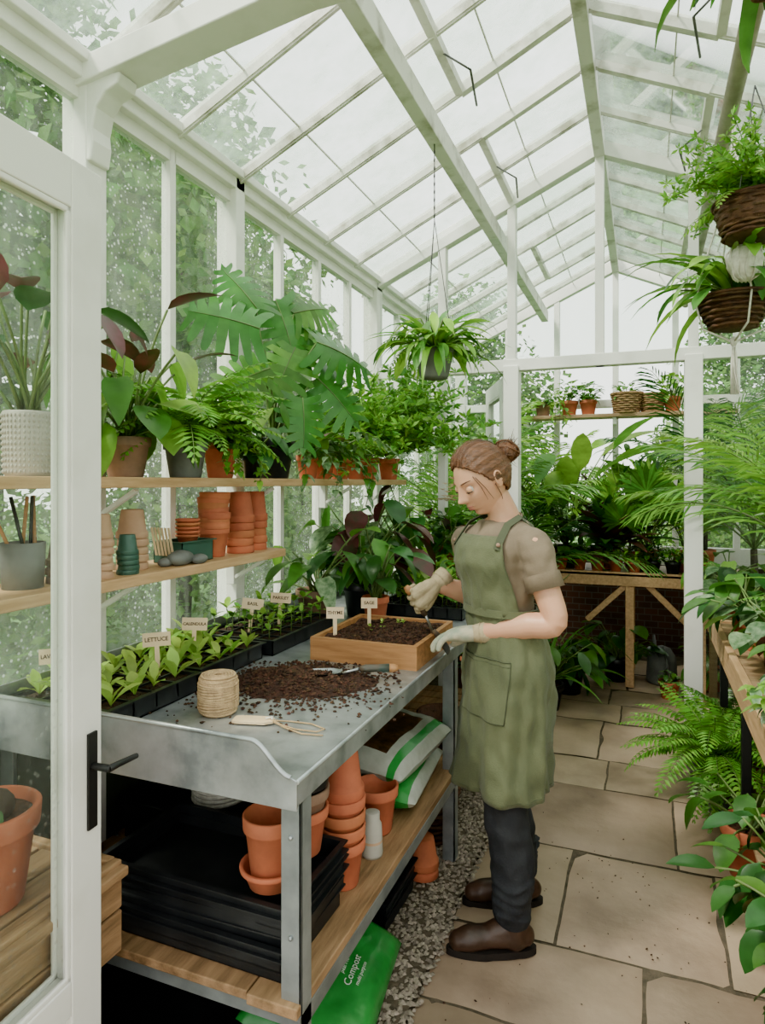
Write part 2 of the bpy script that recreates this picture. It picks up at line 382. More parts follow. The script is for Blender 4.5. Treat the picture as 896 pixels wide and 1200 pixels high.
# ------------------------------------------------------------------ camera, world, light
cam = bpy.data.cameras.new('camera'); co = bpy.data.objects.new('camera', cam); COL.objects.link(co)
cam.sensor_fit = 'HORIZONTAL'; cam.sensor_width = 36; cam.lens = 771/896*36; cam.shift_y = -35/896
cam.clip_start = .02
co.location = (0, 0, 1.5); co.rotation_euler = (radians(90), 0, radians(21.7)); scene.camera = co
w = bpy.data.worlds.new('overcast_sky'); scene.world = w; w.use_nodes = True
nt = w.node_tree; bg = nt.nodes['Background']; bg.inputs[1].default_value = 3.4
tc = nt.nodes.new('ShaderNodeTexCoord'); sp = nt.nodes.new('ShaderNodeSeparateXYZ'); nt.links.new(tc.outputs['Generated'], sp.inputs[0])
cc = ramp(nt, sp.outputs[2], [(0, (.98, .98, .93)), (.5, (.99, .99, .98))]); nt.links.new(cc, bg.inputs[0])
sl = bpy.data.lights.new('sun', 'SUN'); sl.energy = 9.0; sl.angle = radians(12); sl.color = (1, .94, .84)
so = bpy.data.objects.new('sun', sl); COL.objects.link(so); so.rotation_euler = (radians(26), radians(-30), 0); so.location = (-4, -2, 8)
scene.view_settings.view_transform = 'AgX'
try: scene.view_settings.look = 'AgX - Punchy'
except Exception: pass
scene.view_settings.exposure = 0.98
scene.view_settings.gamma = 0.78

# ------------------------------------------------------------------ building shell
XL, XR, XC = -1.66, 1.18, -.24
YN, YP, YE = .33, 4.0, 6.25
ZE, ZR = 2.80, 3.47
def zroof(x): return ZR-(ZR-ZE)*abs(x-XC)/(XC-XL)
mb = MB(); mb.bb(-30, 30, -10, 40, -.16, -.06, LAWN); obj(mb, 'lawn')
mb = MB(); mb.bb(XL, XR, -1.2, YE, -.05, -.012, MORT); obj(mb, 'floor')
mb = MB(); y = -.6
while y < 5.7:
    h = R.choice([.36, .45, .52, .6]); x = -.62
    xs = [x]; first = U(.3, .75)
    xs.append(x+first)
    while xs[-1] < .95: xs.append(xs[-1]+U(.42, .75))
    for a, b in zip(xs, xs[1:]):
        g = .005; x0, x1, y0, y1 = a+g, min(b, 1.0)-g, y+g, y+h-g
        if x1-x0 < .08: continue
        nx, ny = max(2, int((x1-x0)/.05)), max(2, int(h/.05)); vs = []; tz = U(-.003, .003)
        for j in range(ny+1):
            for i in range(nx+1):
                px, py = x0+(x1-x0)*i/nx, y0+(y1-y0)*j/ny
                ed = i in (0, nx) or j in (0, ny)
                jx = noise.noise((px*7, py*7, 3))*.007 if ed else 0
                vs.append((px+jx, py+jx, (-.010 if ed else 0)+tz+noise.noise((px*5, py*5, 0))*.006))
        fs = [(j*(nx+1)+i, j*(nx+1)+i+1, (j+1)*(nx+1)+i+1, (j+1)*(nx+1)+i) for j in range(ny) for i in range(nx)]
        mb.add(vs, fs, STONE, True)
    y += h
obj(mb, 'stone_paving')
def pebbles(mb, n, x0, x1, y0, y1, s0, s1, mat, z=0, zf=None):
    for i in range(n):
        x, y, s = U(x0, x1), U(y0, y1), U(s0, s1)
        zz = z if zf is None else zf(x, y)
        a = U(0, 3); sx, sy, sz = s*U(.8, 1.4), s*U(.7, 1), s*U(.4, .8)
        vs = [(x+cos(a)*sx, y+sin(a)*sx, zz), (x-sin(a)*sy, y+cos(a)*sy, zz), (x-cos(a)*sx, y-sin(a)*sx, zz), (x+sin(a)*sy, y-cos(a)*sy, zz), (x, y, zz+sz), (x, y, zz-sz)]
        mb.add(vs, [(0, 1, 4), (1, 2, 4), (2, 3, 4), (3, 0, 4), (1, 0, 5), (2, 1, 5), (3, 2, 5), (0, 3, 5)], mat, False)
mb = MB(); mb.bb(-1.62, -.625, .45, 3.95, -.012, -.004, MORT); pebbles(mb, 8500, -1.0, -.60, .6, 4.0, .007, .012, GRAV, -.002); pebbles(mb, 1200, -1.6, -1.0, .8, 4.0, .008, .014, GRAV, -.004); obj(mb, 'gravel_strip')
mb = MB(); pebbles(mb, 80, -.55, .3, .9, 3.2, .001, .004, SOIL, .003)
for i in range(170):
    cx, cy = R.choice([(-.3, 1.75), (.05, 2.3), (-.15, 2.7), (-.4, 1.6), (.1, 1.5)]); x, y = cx+R.gauss(0, .12), cy+R.gauss(0, .14); pebbles(mb, 1, x, x, y, y, .001, .005, SOIL, .003)
obj(mb, 'spilled_soil_crumbs')

mb = MB(); mb.bb(XL-.10, XL+.02, YN, YE, -.03, .80, BASEW); mb.bb(XL-.11, XL+.035, YN, YE, .80, .835, WHITE); obj(mb, 'wall_left')
mb = MB(); mb.bb(XR-.02, XR+.10, YN, YE, -.03, .80, BASEW); mb.bb(XR-.035, XR+.11, YN, YE, .80, .835, WHITE); obj(mb, 'wall_right')
mb = MB(); mb.bb(XL-.1, XR+.1, YE, YE+.1, -.03, .78, BRICK); mb.bb(XL-.1, XR+.1, YE-.03, YE+.12, .78, .82, WHITE); obj(mb, 'wall_back')
ys = [YN+.0, .8, 1.2, 1.6, 2.0, 2.4, 2.8, 3.2, 3.6, 4.0, 4.45, 4.9, 5.35, 5.8, 6.25]
wn = 1
for X0, sg in ((XL, 1), (XR, -1)):
    for a, b in zip(ys, ys[1:]):
        mb = MB(); g = .013
        mb.bb(X0-.02, X0+.02, a, a+g*1.2, .835, ZE-.02, WHITE); mb.bb(X0-.02, X0+.02, b-g*1.2, b, .835, ZE-.02, WHITE)
        mb.bb(X0-.02, X0+.02, a+g, b-g, .835, .875, WHITE); mb.bb(X0-.02, X0+.02, a+g, b-g, ZE-.10, ZE-.02, WHITE)
        mb.add([(X0, a+g, .87), (X0, b-g, .87), (X0, b-g, ZE-.08), (X0, a+g, ZE-.08)], [(0, 1, 2, 3)], GLASS)
        obj(mb, 'window_%d' % wn); wn += 1
tn = 1
def trim(mb, bevel=.004):
    global tn
    obj(mb, 'trim_%d' % tn, bevel=bevel); tn += 1
for X0 in (XL, XR):
    s = 1 if X0 < 0 else -1
    mb = MB(); mb.bb(X0-.05, X0+.05, YN, YE, ZE-.05, ZE+.05, WHITE); mb.bb(X0-.02+s*.055, X0+.02+s*.055, YN, YE, ZE-.005, ZE+.03, WHITE); trim(mb)
    for yy, wd in ((YN+.05, .09), (1.6, .085), (2.4, .065), (YP, .09), (YE, .09)):
        mb = MB(); mb.bb(X0-.05, X0+.05, yy-wd/2, yy+wd/2, 0, ZE, WHITE); trim(mb)
mb = MB(); mb.beam((XL, 1.6, ZE-.03), (-.86, 1.6, ZE+.07), .08, .115, WHITE, up=(0, 1, 0)); mb.beam((-.86, 1.6, ZE+.07), (.38, 1.6, ZE+.07), .08, .115, WHITE, up=(0, 1, 0)); mb.beam((.38, 1.6, ZE+.07), (XR, 1.6, ZE-.03), .08, .115, WHITE, up=(0, 1, 0)); trim(mb)
mb = MB()
pr = [(XL+.04, ZE-.30), (XL+.065, ZE-.30), (XL+.075, ZE-.24), (XL+.07, ZE-.20), (XL+.085, ZE-.14), (XL+.12, ZE-.10), (XL+.17, ZE-.085), (XL+.18, ZE-.05), (XL+.04, ZE-.05)]
n = len(pr); mb.add([(x, 1.56, z) for x, z in pr]+[(x, 1.64, z) for x, z in pr], [tuple(range(n)), tuple(range(n, 2*n))[::-1]]+[(i, i+n, (i+1) % n+n, (i+1) % n) for i in range(n)], WHITE); trim(mb, .006)
mb = MB()
for s in (-1, 1):
    xe = XC+s*(XC-XL)+s*.08; ze = zroof(xe)
    yb = [YN]+[.8+.4*i for i in range(14)]
    for a, b in zip(yb, yb[1:]):
        mb.add([(xe, a, ze), (xe, b, ze), (XC, b, ZR), (XC, a, ZR)], [(0, 1, 2, 3)], RGLASS)
    for yy in yb:
        mb.beam((xe, yy, ze-.01), (XC, yy, ZR-.01), .024, .045, WHITER)
        mb.beam((xe, yy, ze-.036), (XC, yy, ZR-.036), .012, .012, WHITER)
    for t in (.28, .52, .76):
        x = xe+(XC-xe)*t; z = ze+(ZR-ze)*t
        mb.bb(x-.003, x+.003, YN, YE, z-.001, z+.006, WHITER)
    for yv in (2.0, 3.2, 4.8):
        x0 = xe+(XC-xe)*.66; z0 = ze+(ZR-ze)*.66
        mb.beam((x0, yv, z0-.02), (x0, yv+.8, z0-.02), .035, .04, WHITER)
        for q in (yv, yv+.8): mb.beam((x0, q, z0-.02), (XC+s*.05, q, ZR-.04), .035, .045, WHITER)
obj(mb, 'ceiling')
mb = MB(); mb.bb(XC-.03, XC+.03, YN, YE, ZR-.10, ZR+.05, WHITER); obj(mb, 'ridge_beam', bevel=.004)
mb = MB(); mb.bb(-.89, -.83, YN, YE, 2.99, 3.09, WHITER); obj(mb, 'roof_purlin', bevel=.004)
mb = MB(); mb.tube([(.33, YN, 3.04), (.33, 2.2, 3.045), (.33, YE, 3.04)], .034, PIPE, 14); obj(mb, 'hanging_pole')
for s in (-1, 1):
    for yv in (2.5, 3.5):
        mb = MB(); x0 = XC+s*.50
        mb.tube([(x0, yv, zroof(x0)-.04), (x0-s*.10, yv+.05, zroof(x0)-.10)], .004, GREYM, 6)
        mb.tube([(x0-s*.10, yv+.05, zroof(x0)-.10), (x0-s*.06, yv+.32, zroof(x0)-.09)], .005, GREYM, 6)
        obj(mb, 'vent_opener')
def gable(name, Y, header, posts, doorx, base=.0, gm=GLASS):
    mb = MB()
    for s in (-1, 1):
        xe = XC+s*(XC-XL); mb.beam((xe, Y, ZE), (XC+s*.0, Y, ZR-.03), .07, .10, WHITE)
    for x in posts:
        z0 = header if doorx and doorx[0] < x < doorx[1] else base
        mb.bb(x-.025, x+.025, Y-.03, Y+.03, z0, zroof(x)-.04, WHITE)
    mb.bb(XL, XR, Y-.035, Y+.035, header, header+.07, WHITE)
    def pane(x0, x1, z0, z1f):
        mb.add([(x0, Y, z0), (x1, Y, z0), (x1, Y, z1f(x1)), (x0, Y, z1f(x0))], [(0, 1, 2, 3)], gm)
    ap = [XL]+sorted(posts)+[XR]
    if XC not in ap: ap.append(XC); ap.sort()
    for a, b in zip(ap, ap[1:]):
        pane(a, b, header+.05, lambda x: zroof(x)-.02)
        if not (doorx and a >= doorx[0]-.01 and b <= doorx[1]+.01):
            pane(a, b, max(base, .1), lambda x: header+.02)
            mb.bb(a, b, Y-.025, Y+.025, base, base+.12, WHITE)
    return obj(mb, name, bevel=.003)
gable('wall_partition', YP, 2.17, [-1.18, -.745, XC, .25, .72], (-.75, .26), gm=PGLASS)
gable('window_back', YE, 2.17, [-1.2, -.75, XC, .25, .72], None, base=.82, gm=PGLASS)
mb = MB()
for x in (-.745, .25): mb.bb(x-.045, x+.045, YP-.05, YP+.05, 0, 2.2, WHITE)
obj(mb, 'door_frame', bevel=.004)

def door(name, W=.72, H=2.15, stile=.085, kick=.5, handle=True, loc=(0, 0, 0), rz=0):
    e = bpy.data.objects.new(name, None); COL.objects.link(e); e.location = loc; e.rotation_euler = (0, 0, rz)
    mb = MB(); T = .022
    mb.bb(0, stile, -T, T, .01, H, WHITE); mb.bb(W-stile, W, -T, T, .01, H, WHITE)
    mb.bb(stile, W-stile, -T, T, H-.10, H, WHITE); mb.bb(stile, W-stile, -T, T, .01, .13, WHITE); mb.bb(stile, W-stile, -T, T, kick-.07, kick, WHITE)
    mb.bb(stile, W-stile, -.008, .008, .13, kick-.07, WHITE)
    for yy in (-T*.75, T*.75):
        for (a, b, c, d) in ((stile, stile+.012, kick, H-.1), (W-stile-.012, W-stile, kick, H-.1), (stile, W-stile, kick, kick+.012), (stile, W-stile, H-.112, H-.1)):
            mb.bb(a, b, yy-.004, yy+.004, c, d, WHITE)
    obj(mb, 'door_leaf', parent=e, bevel=.003)
    mb = MB(); mb.add([(stile, 0, kick), (W-stile, 0, kick), (W-stile, 0, H-.1), (stile, 0, H-.1)], [(0, 1, 2, 3)], DGLASS); obj(mb, 'door_pane', parent=e)
    if handle:
        mb = MB()
        for s in (-1, 1):
            mb.bb(W-.045, W-.018, min(s*T, s*(T+.006)), max(s*T, s*(T+.006)), .78, .98, METAL)
            mb.tube([(W-.032, s*T, .91), (W-.032, s*(T+.05), .91)], .008, METAL, 10)
            mb.tube([(W-.032, s*(T+.046), .91), (W-.012, s*(T+.052), .912), (W+.05, s*(T+.05), .905)], [.008, .007, .006], METAL, 10)
        obj(mb, 'door_handle', parent=e, bevel=.002)
    return e
door('door_1', loc=(-1.035, .36, 0), rz=radians(94.7))
door('door_2', W=.62, kick=.7, handle=False, loc=(-.80, 4.07, 0), rz=radians(112))
mb = MB(); mb.bb(XL, -1.08, YN-.03, YN+.03, 0, .8, WHITE); mb.bb(-1.12, -1.05, YN-.04, YN+.04, 0, 2.3, WHITE); mb.bb(XL, XR, YN-.04, YN+.04, 2.2, 2.3, WHITE)
mb.bb(.55, .62, YN-.04, YN+.04, 0, 2.3, WHITE); mb.bb(.62, XR, YN-.03, YN+.03, 0, .8, WHITE)
mb.add([(XL, YN, .8), (-1.1, YN, .8), (-1.1, YN, 2.25), (XL, YN, 2.25)], [(0, 1, 2, 3)], GLASS)
mb.add([(.6, YN, .8), (XR, YN, .8), (XR, YN, 2.25), (.6, YN, 2.25)], [(0, 1, 2, 3)], GLASS)
for s in (-1, 1): mb.beam((XC+s*(XC-XL), YN, ZE), (XC, YN, ZR-.03), .07, .1, WHITE)
mb.add([(XL, YN, 2.28), (XR, YN, 2.28), (XR, YN, ZE), (XC, YN, ZR), (XL, YN, ZE)], [(0, 1, 2, 3, 4)], GLASS)
obj(mb, 'wall_front', bevel=.003)

# ------------------------------------------------------------------ outside trees
def tree(mb, h, blobs, n, mat, s=.16):
    mb.tube([(0, 0, 0), (.05, 0, h*.35), (0, .05, h*.7)], [h*.035, h*.026, h*.012], BARK, 8)
    for (bx, by, bz, br) in blobs:
        for i in range(n):
            d = Vector((U(-1, 1), U(-1, 1), U(-1, 1)))
            if d.length < .1: continue
            d.normalize(); rr = br*U(.45, 1.08)*(1+.2*noise.noise(d*2.5+Vector((bx, by, bz))))
            c = Vector((bx, by, bz))+d*rr; a = Vector((U(-1, 1), U(-1, 1), U(-.6, .6))).normalized(); b = a.cross(d+Vector((U(-.5, .5),)*3)).normalized(); q = s*U(.6, 1.3)
            mb.add([c, c+a*q*.5+b*q*.3, c+a*q, c+a*q*.5-b*q*.3], [(0, 1, 2, 3)], mat, False)
mb = MB(); tree(mb, 5.5, [(0, 0, 4, 1.5), (1, .4, 3.2, 1.2), (-.9, -.5, 3.3, 1.2), (.2, -.9, 2.6, 1.1), (-.1, .9, 2.5, 1.1), (0, 0, 5.1, 1)], 1900, L_TREE, .15)
t1 = obj(mb, 'garden_tree', (-5.9, 4.4, -.06), scale=1.2)
mb = MB(); tree(mb, 2.0, [(0, 0, .9, .9), (.8, .2, .8, .7), (-.8, -.1, .75, .75), (.1, .1, 1.5, .6)], 2000, L_TREE2, .085)
b1 = obj(mb, 'garden_shrub', (-4.1, 2.2, -.06))
def dup(o, loc, rz, sc):
    n = o.copy(); COL.objects.link(n); n.location = loc; n.rotation_euler = (0, 0, rz); n.scale = (sc,)*3
for loc, r, s in (((-6.6, 8.2, -.06), 1, 1.3), ((-5.8, 1.4, -.06), 2, 1.05), ((-3.0, 11.5, -.06), 3, .85), ((1.6, 13.5, -.06), 4, .8), ((5.6, 12.5, -.06), 5, 1.1), ((7.2, 8.5, -.06), .5, 1.1), ((6.8, 4.5, -.06), 1.5, 1.0), ((-9.5, 12.5, -.06), 2.5, 1.4), ((-6.2, -1.6, -.06), 2.9, 1.1)):
    dup(t1, loc, r, s)
for loc, r, s in (((-4.0, 5.0, -.06), 1, 1.1), ((-4.3, 8.0, -.06), 2, 1.3), ((-2.0, 9.6, -.06), 3, 1.2), ((.8, 9.9, -.06), 1, 1.2), ((3.4, 9.6, -.06), .2, 1.25), ((4.1, 6.9, -.06), 4, 1.2), ((4.0, 3.6, -.06), 5, 1.1), ((-4.3, -.6, -.06), 6, 1.1)):
    dup(b1, loc, r, s)

# ------------------------------------------------------------------ wall shelves
mb = MB()
mb.bb(-1.635, -1.40, YN+.15, 3.93, 1.483, 1.515, WOODL)
for yy in (.6, 1.6, 2.4, 3.2, 3.85): mb.bb(-1.64, -1.60, yy-.015, yy+.015, 1.36, 1.483, WHITE); mb.beam((-1.62, yy, 1.38), (-1.45, yy, 1.475), .02, .015, WHITE)
obj(mb, 'wall_shelf', bevel=.003)
mb = MB()
mb.bb(-1.635, -1.40, YN+.15, 2.42, 1.190, 1.222, WOODL)
for yy in (.6, 1.6, 2.35): mb.bb(-1.64, -1.60, yy-.015, yy+.015, 1.07, 1.19, WHITE); mb.beam((-1.62, yy, 1.09), (-1.45, yy, 1.183), .02, .015, WHITE)
obj(mb, 'wall_shelf', bevel=.003)
ZS, ZS2 = 1.515, 1.222
def ribbed(mb):
    mb.lathe([(0, 0), (.056, 0), (.060, .01), (.064, .165), (.061, .17), (.056, .165), (.053, .02), (0, .02)], CREAM, 32)
    for i in range(36):
        a = 2*pi*i/36
        for j in range(11):
            z = .012+.0145*j; r = .0605+.0038*z/.165; mb.ball((cos(a)*r, sin(a)*r, z), (.0035, .0035, .0055), CREAM, seg=5, rings=3)
    mb.lathe([(.056, .15), (0, .155)], SOIL, 16)
mb = MB(); ribbed(mb); broad(mb, .15, 24, .38, .17, .09, [L_PURP, L_DARK, L_PURP, L_PURP], 'ov', (.9, 1.5), lel=(-.9, .9)); obj(mb, 'potted_calathea', (-1.51, 1.27, ZS), room=(.4, 3.95))
def alo(mb, z):
    broad(mb, z, 10, .36, .20, .15, [L_LITE, L_MID], 'heart', (.9, 1.5), lel=(-1.1, -.3)); broad(mb, z, 7, .48, .19, .085, [L_PURP], 'ov', (1.1, 1.45), lel=(-.4, .6)); broad(mb, z, 16, .16, .17, .11, [L_MID, L_LITE], 'ov', (.5, 1.1))
planted('potted_philodendron', (-1.51, 1.62, ZS), .075, .125, TERRA2, alo)
planted('potted_fern', (-1.48, 1.87, ZS), .075, .125, GREYP, lambda mb, z: fern(mb, z, .48, .18, 50, L_FERN, .9, 1.1, 18))
planted('potted_ivy', (-1.50, 2.10, ZS), .066, .135, TERRA, lambda mb, z: (bush(mb, z, 90, .12, .16, .08, .06, [L_MID, L_DARK, L_LITE]), fern(mb, z, .30, .12, 16), trailing(mb, z, 5, .34, .06, .05, [L_MID, L_LITE], -1.4, .6)))
def mon(mb, z):
    PX, PY, PZ = -1.48, 2.44, ZS
    for cx, cy, cz, ph, S, m in (
        (-1.50, 2.14, 2.14, 165, .30, L_MON), (-1.44, 2.50, 2.17, -75, .31, L_MON), (-1.24, 2.66, 2.08, -15, .30, L_MON), (-1.26, 2.62, 1.88, -50, .27, L_MON),
        (-1.40, 2.42, 1.98, -115, .28, L_MID), (-1.46, 2.22, 1.92, -155, .25, L_MID), (-1.40, 2.66, 2.29, 25, .25, L_MID), (-1.53, 2.28, 2.30, 120, .25, L_MON), (-1.30, 2.40, 1.76, -95, .23, L_MON), (-1.46, 2.86, 2.16, -30, .26, L_MID)):
        n_ = Vector((.62+U(-.15, .15), -.58+U(-.15, .15), .38+U(-.15, .15))).normalized(); hh = Vector((-n_.y, n_.x, 0)).normalized(); vv = n_.cross(hh); ph = radians(ph)
        d = hh*cos(ph)+vv*sin(ph); base = Vector((cx-PX, cy-PY, cz-PZ))-d*S*.45
        p0 = Vector((U(-.02, .02), U(-.02, .02), z)); mid = p0.lerp(base, .55)+Vector((0, 0, .07)); q = [p0*(1-t)**2+mid*2*t*(1-t)+(base-n_*.004)*t*t for t in [i/8 for i in range(9)]]
        mb.tube(q, [.0065, .006, .006, .0055, .005, .005, .0045, .004, .0035], STEM, 6)
        monstera_leaf(mb, m, base, n_, ph, S)
    broad(mb, z, 8, .26, .16, .09, [L_MID, L_LITE], 'ov', (.7, 1.3))
planted('potted_monstera', (-1.48, 2.44, ZS), .10, .17, BLK, mon)
planted('potted_prayer_plant', (-1.46, 2.27, ZS), .05, .09, BLK, lambda mb, z: broad(mb, z, 16, .15, .14, .09, [L_GREY, L_DARK], 'ov'))
planted('potted_croton', (-1.50, 2.80, ZS), .055, .115, TERRA, lambda mb, z: (straps(mb, z, 22, .30, .055, [L_MID, L_LITE, L_PURP], 1.2), trailing(mb, z, 8, .46, .05, .065, [L_GREY, L_MID], -1.4, .6)))
planted('potted_dumbcane', (-1.50, 2.97, ZS), .055, .10, TERRA, lambda mb, z: broad(mb, z, 14, .26, .18, .075, [L_MID, L_GREY, L_LITE], 'ov'))
planted('potted_maidenhair', (-1.50, 3.16, ZS), .06, .115, TERRA, lambda mb, z: fluffy(mb, z, 50, .28, [L_LITE, L_FERN]))
planted('potted_basil', (-1.50, 3.36, ZS), .055, .11, TERRA, lambda mb, z: bush(mb, z, 150, .16, .30, .07, .04, [L_LITE, L_MID]))
planted('potted_asparagus_fern', (-1.50, 3.54, ZS), .068, .125, TERRA, lambda mb, z: fluffy(mb, z, 95, .64, [L_LITE, L_FERN]))
planted('potted_asparagus_fern', (-1.47, 3.80, ZS), .068, .13, TERRA, lambda mb, z: fluffy(mb, z, 95, .70, [L_MID, L_FERN]))
def stack(name, loc, r, h, n, mat, step=.3, flip=True):
    mb = MB()
    for i in range(n):
        X = TR(U(-.003, .003), U(-.003, .003), i*h*step, ry=U(-.02, .02))
        if flip: X = X @ TR(0, 0, h, rx=pi)
        pot(mb, r*U(.96, 1.03), h, mat, soil=False, X=X)
    return obj(mb, name, loc)
stack('flowerpot_stack', (-1.46, 1.475, ZS2), .030, .07, 6, TAN, .33)
stack('plastic_pot_stack', (-1.45, 1.565, ZS2), .032, .06, 5, TEAL, .25)
stack('flowerpot_stack', (-1.52, 1.66, ZS2), .050, .09, 5, TAN, .28)
stack('plastic_pot_stack', (-1.58, 1.50, ZS2), .035, .08, 4, BLK, .25)
mb = MB()
for i, (x, y, s) in enumerate(((0, 0, 1.2), (.03, .06, .8), (-.02, -.05, .7))): mb.ball((x, y, .02*s), (.030*s, .046*s, .022*s), GREYP, seg=14, rings=9)
obj(mb, 'pebbles', (-1.445, 1.80, ZS2))
def tray(mb, w, l, h, mat, t=.003, lip=.01):
    for (a, b, c, d) in ((-w/2, w/2, -l/2, -l/2+t), (-w/2, w/2, l/2-t, l/2), (-w/2, -w/2+t, -l/2, l/2), (w/2-t, w/2, -l/2, l/2)): mb.bb(a, b, c, d, 0, h, mat)
    mb.bb(-w/2, w/2, -l/2, l/2, 0, t, mat)
    for (a, b, c, d) in ((-w/2-lip, w/2+lip, -l/2-lip, -l/2), (-w/2-lip, w/2+lip, l/2, l/2+lip), (-w/2-lip, -w/2, -l/2, l/2), (w/2, w/2+lip, -l/2, l/2)): mb.bb(a, b, c, d, h-.004, h, mat)
mb = MB(); tray(mb, .12, .17, .075, TEAL); mb.bb(-.05, .05, -.075, .075, .05, .06, SOIL)
for k in range(5): pot(mb, .042, .03, TERRA, z=.062+.014*k, x=.0, y=.02, soil=False)
for k in range(6): mb.bb(-.045+.014*k, -.036+.014*k, -.085, -.083, .05, .15, TAGW, TR(0, 0, 0, rx=.25))
obj(mb, 'plastic_planter', (-1.51, 1.90, ZS2))
stack('flowerpot_stack', (-1.50, 2.06, ZS2), .058, .11, 8, TERRA, .17, False)
stack('flowerpot_stack', (-1.485, 2.21, ZS2), .054, .12, 5, TERRA, .25)
stack('flowerpot_stack', (-1.50, 2.34, ZS2), .048, .12, 5, TERRA, .25)
mb = MB(); mb.lathe([(0, 0), (.05, 0), (.055, .12), (.05, .12), (.046, .02), (0, .02)], GREYP, 20)
for k in range(5): mb.tube([(U(-.03, .03), -.02+.012*k, .05), (U(-.05, .05), -.07+.035*k, .24)], .005, [WOODB, METAL][k % 2], 6)
obj(mb, 'tool_caddy', (-1.52, 1.26, ZS2))
stack('flowerpot_stack', (-1.50, 1.37, ZS2), .045, .08, 3, TERRA2, .3)

# ------------------------------------------------------------------ galvanised bench
HB = .86
mb = MB(); x0, x1, y0, y1 = -1.62, -.69, 1.24, 3.6
mb.bb(x0, x1, y0, y1, HB-.006, HB, GALV)
mb.bb(x1-.004, x1, y0, y1, HB-.055, HB, GALV); mb.tube([(x1-.001, y0, HB-.003), (x1-.001, y1, HB-.003)], .006, GALV, 8)
mb.bb(x0, x0+.004, y0, y1, HB, HB+.09, GALV); mb.bb(x0, x1, y1-.004, y1, HB-.055, HB, GALV)
prof = [(x0, HB-.065), (x1, HB-.065), (x1, HB)]
for i in range(9):
    t = i/8; prof.append((x1-.015-.10*t, HB+.005+.068*(t*t*(3-2*t))))
prof.append((x0, HB+.075))
n = len(prof)
mb.add([(x, y0-.002, z) for x, z in prof]+[(x, y0+.003, z) for x, z in prof], [tuple(range(n)), tuple(range(n, 2*n))[::-1]]+[(i, i+n, (i+1) % n+n, (i+1) % n) for i in range(n)], GALV)
mb.tube([(x, y0, z) for x, z in prof[3:]], .006, GALV, 8)
for yy in (1.27, 2.52, 3.55):
    for xx, s in ((x1-.03, 1), (x0+.03, -1)):
        mb.bb(xx-.025, xx+.025, yy-.003, yy+.003, 0, HB-.03, GALV2); mb.bb(xx+s*.019, xx+s*.025, yy-.003, yy+.045, 0, HB-.03, GALV2)
    mb.bb(x0, x1-.01, yy, yy+.02, HB-.06, HB-.01, GALV2); mb.bb(x0, x1-.01, yy, yy+.02, .30, .335, GALV2)
mb.bb(x1-.035, x1-.005, y0+.02, y1, .295, .335, GALV2); mb.bb(x0, x0+.03, y0, y1, .30, .335, GALV2)
for zz in (.5, .72): mb.ball((x1-.03, 1.265, zz), .006, GALV, seg=8, rings=4)
obj(mb, 'galvanised_bench', bevel=.001)
mb = MB()
k = y0+.02
while k < y1-.08: mb.bb(x0+.02, x1-.14, k, k+.085, .335, .357, WOODR); k += .105
mb.bb(x1-.135, x1-.006, y0+.01, y1, .335, .36, WOODR)
obj(mb, 'slatted_undershelf', bevel=.003)

def text_mesh(s, size, bold=0):
    cu = bpy.data.curves.new('t', 'FONT'); cu.body = s; cu.size = size; cu.align_x = 'CENTER'; cu.align_y = 'CENTER'; cu.resolution_u = 2; cu.offset = bold
    o = bpy.data.objects.new('t', cu); COL.objects.link(o)
    dg = bpy.context.evaluated_depsgraph_get(); dg.update(); me = bpy.data.meshes.new_from_object(o.evaluated_get(dg))
    r = ([tuple(v.co) for v in me.vertices], [tuple(p.vertices) for p in me.polygons])
    bpy.data.objects.remove(o); bpy.data.meshes.remove(me); return r
def text(mb, s, size, mat, X):
    v, f = text_mesh(s, size, .0004); mb.add(v, f, mat, False, X)
def label(mb, x, y, z, s, rz=0, tilt=.15, w=.085, h=.042, st=.085, ry=0):
    X = TR(x, y, z, rz=rz, rx=-tilt, ry=ry)
    mb.bb(-w/2, w/2, -.0015, .0015, st, st+h, TAGW, X); mb.bb(-.007, .007, -.0015, .0015, -.03, st, TAGW, X)
    text(mb, s, min(.0175, w/len(s)*1.45), INK, X @ TR(0, -.0022, st+h/2, rx=pi/2))
def seedling(mb, x, y, z, s, mats, n=6, upr=(.35, 1.2), prof='spoon', wr=.45):
    for i in range(n):
        blade(mb, R.choice(mats), (x, y, z), i*2.4+U(-.4, .4), U(*upr), s*U(.6, 1.1), s*wr, U(.3, 1.1), 4, .2, prof)
    mb.tube([(x, y, z-.01), (x, y, z+s*.15)], .002, STEM, 4)
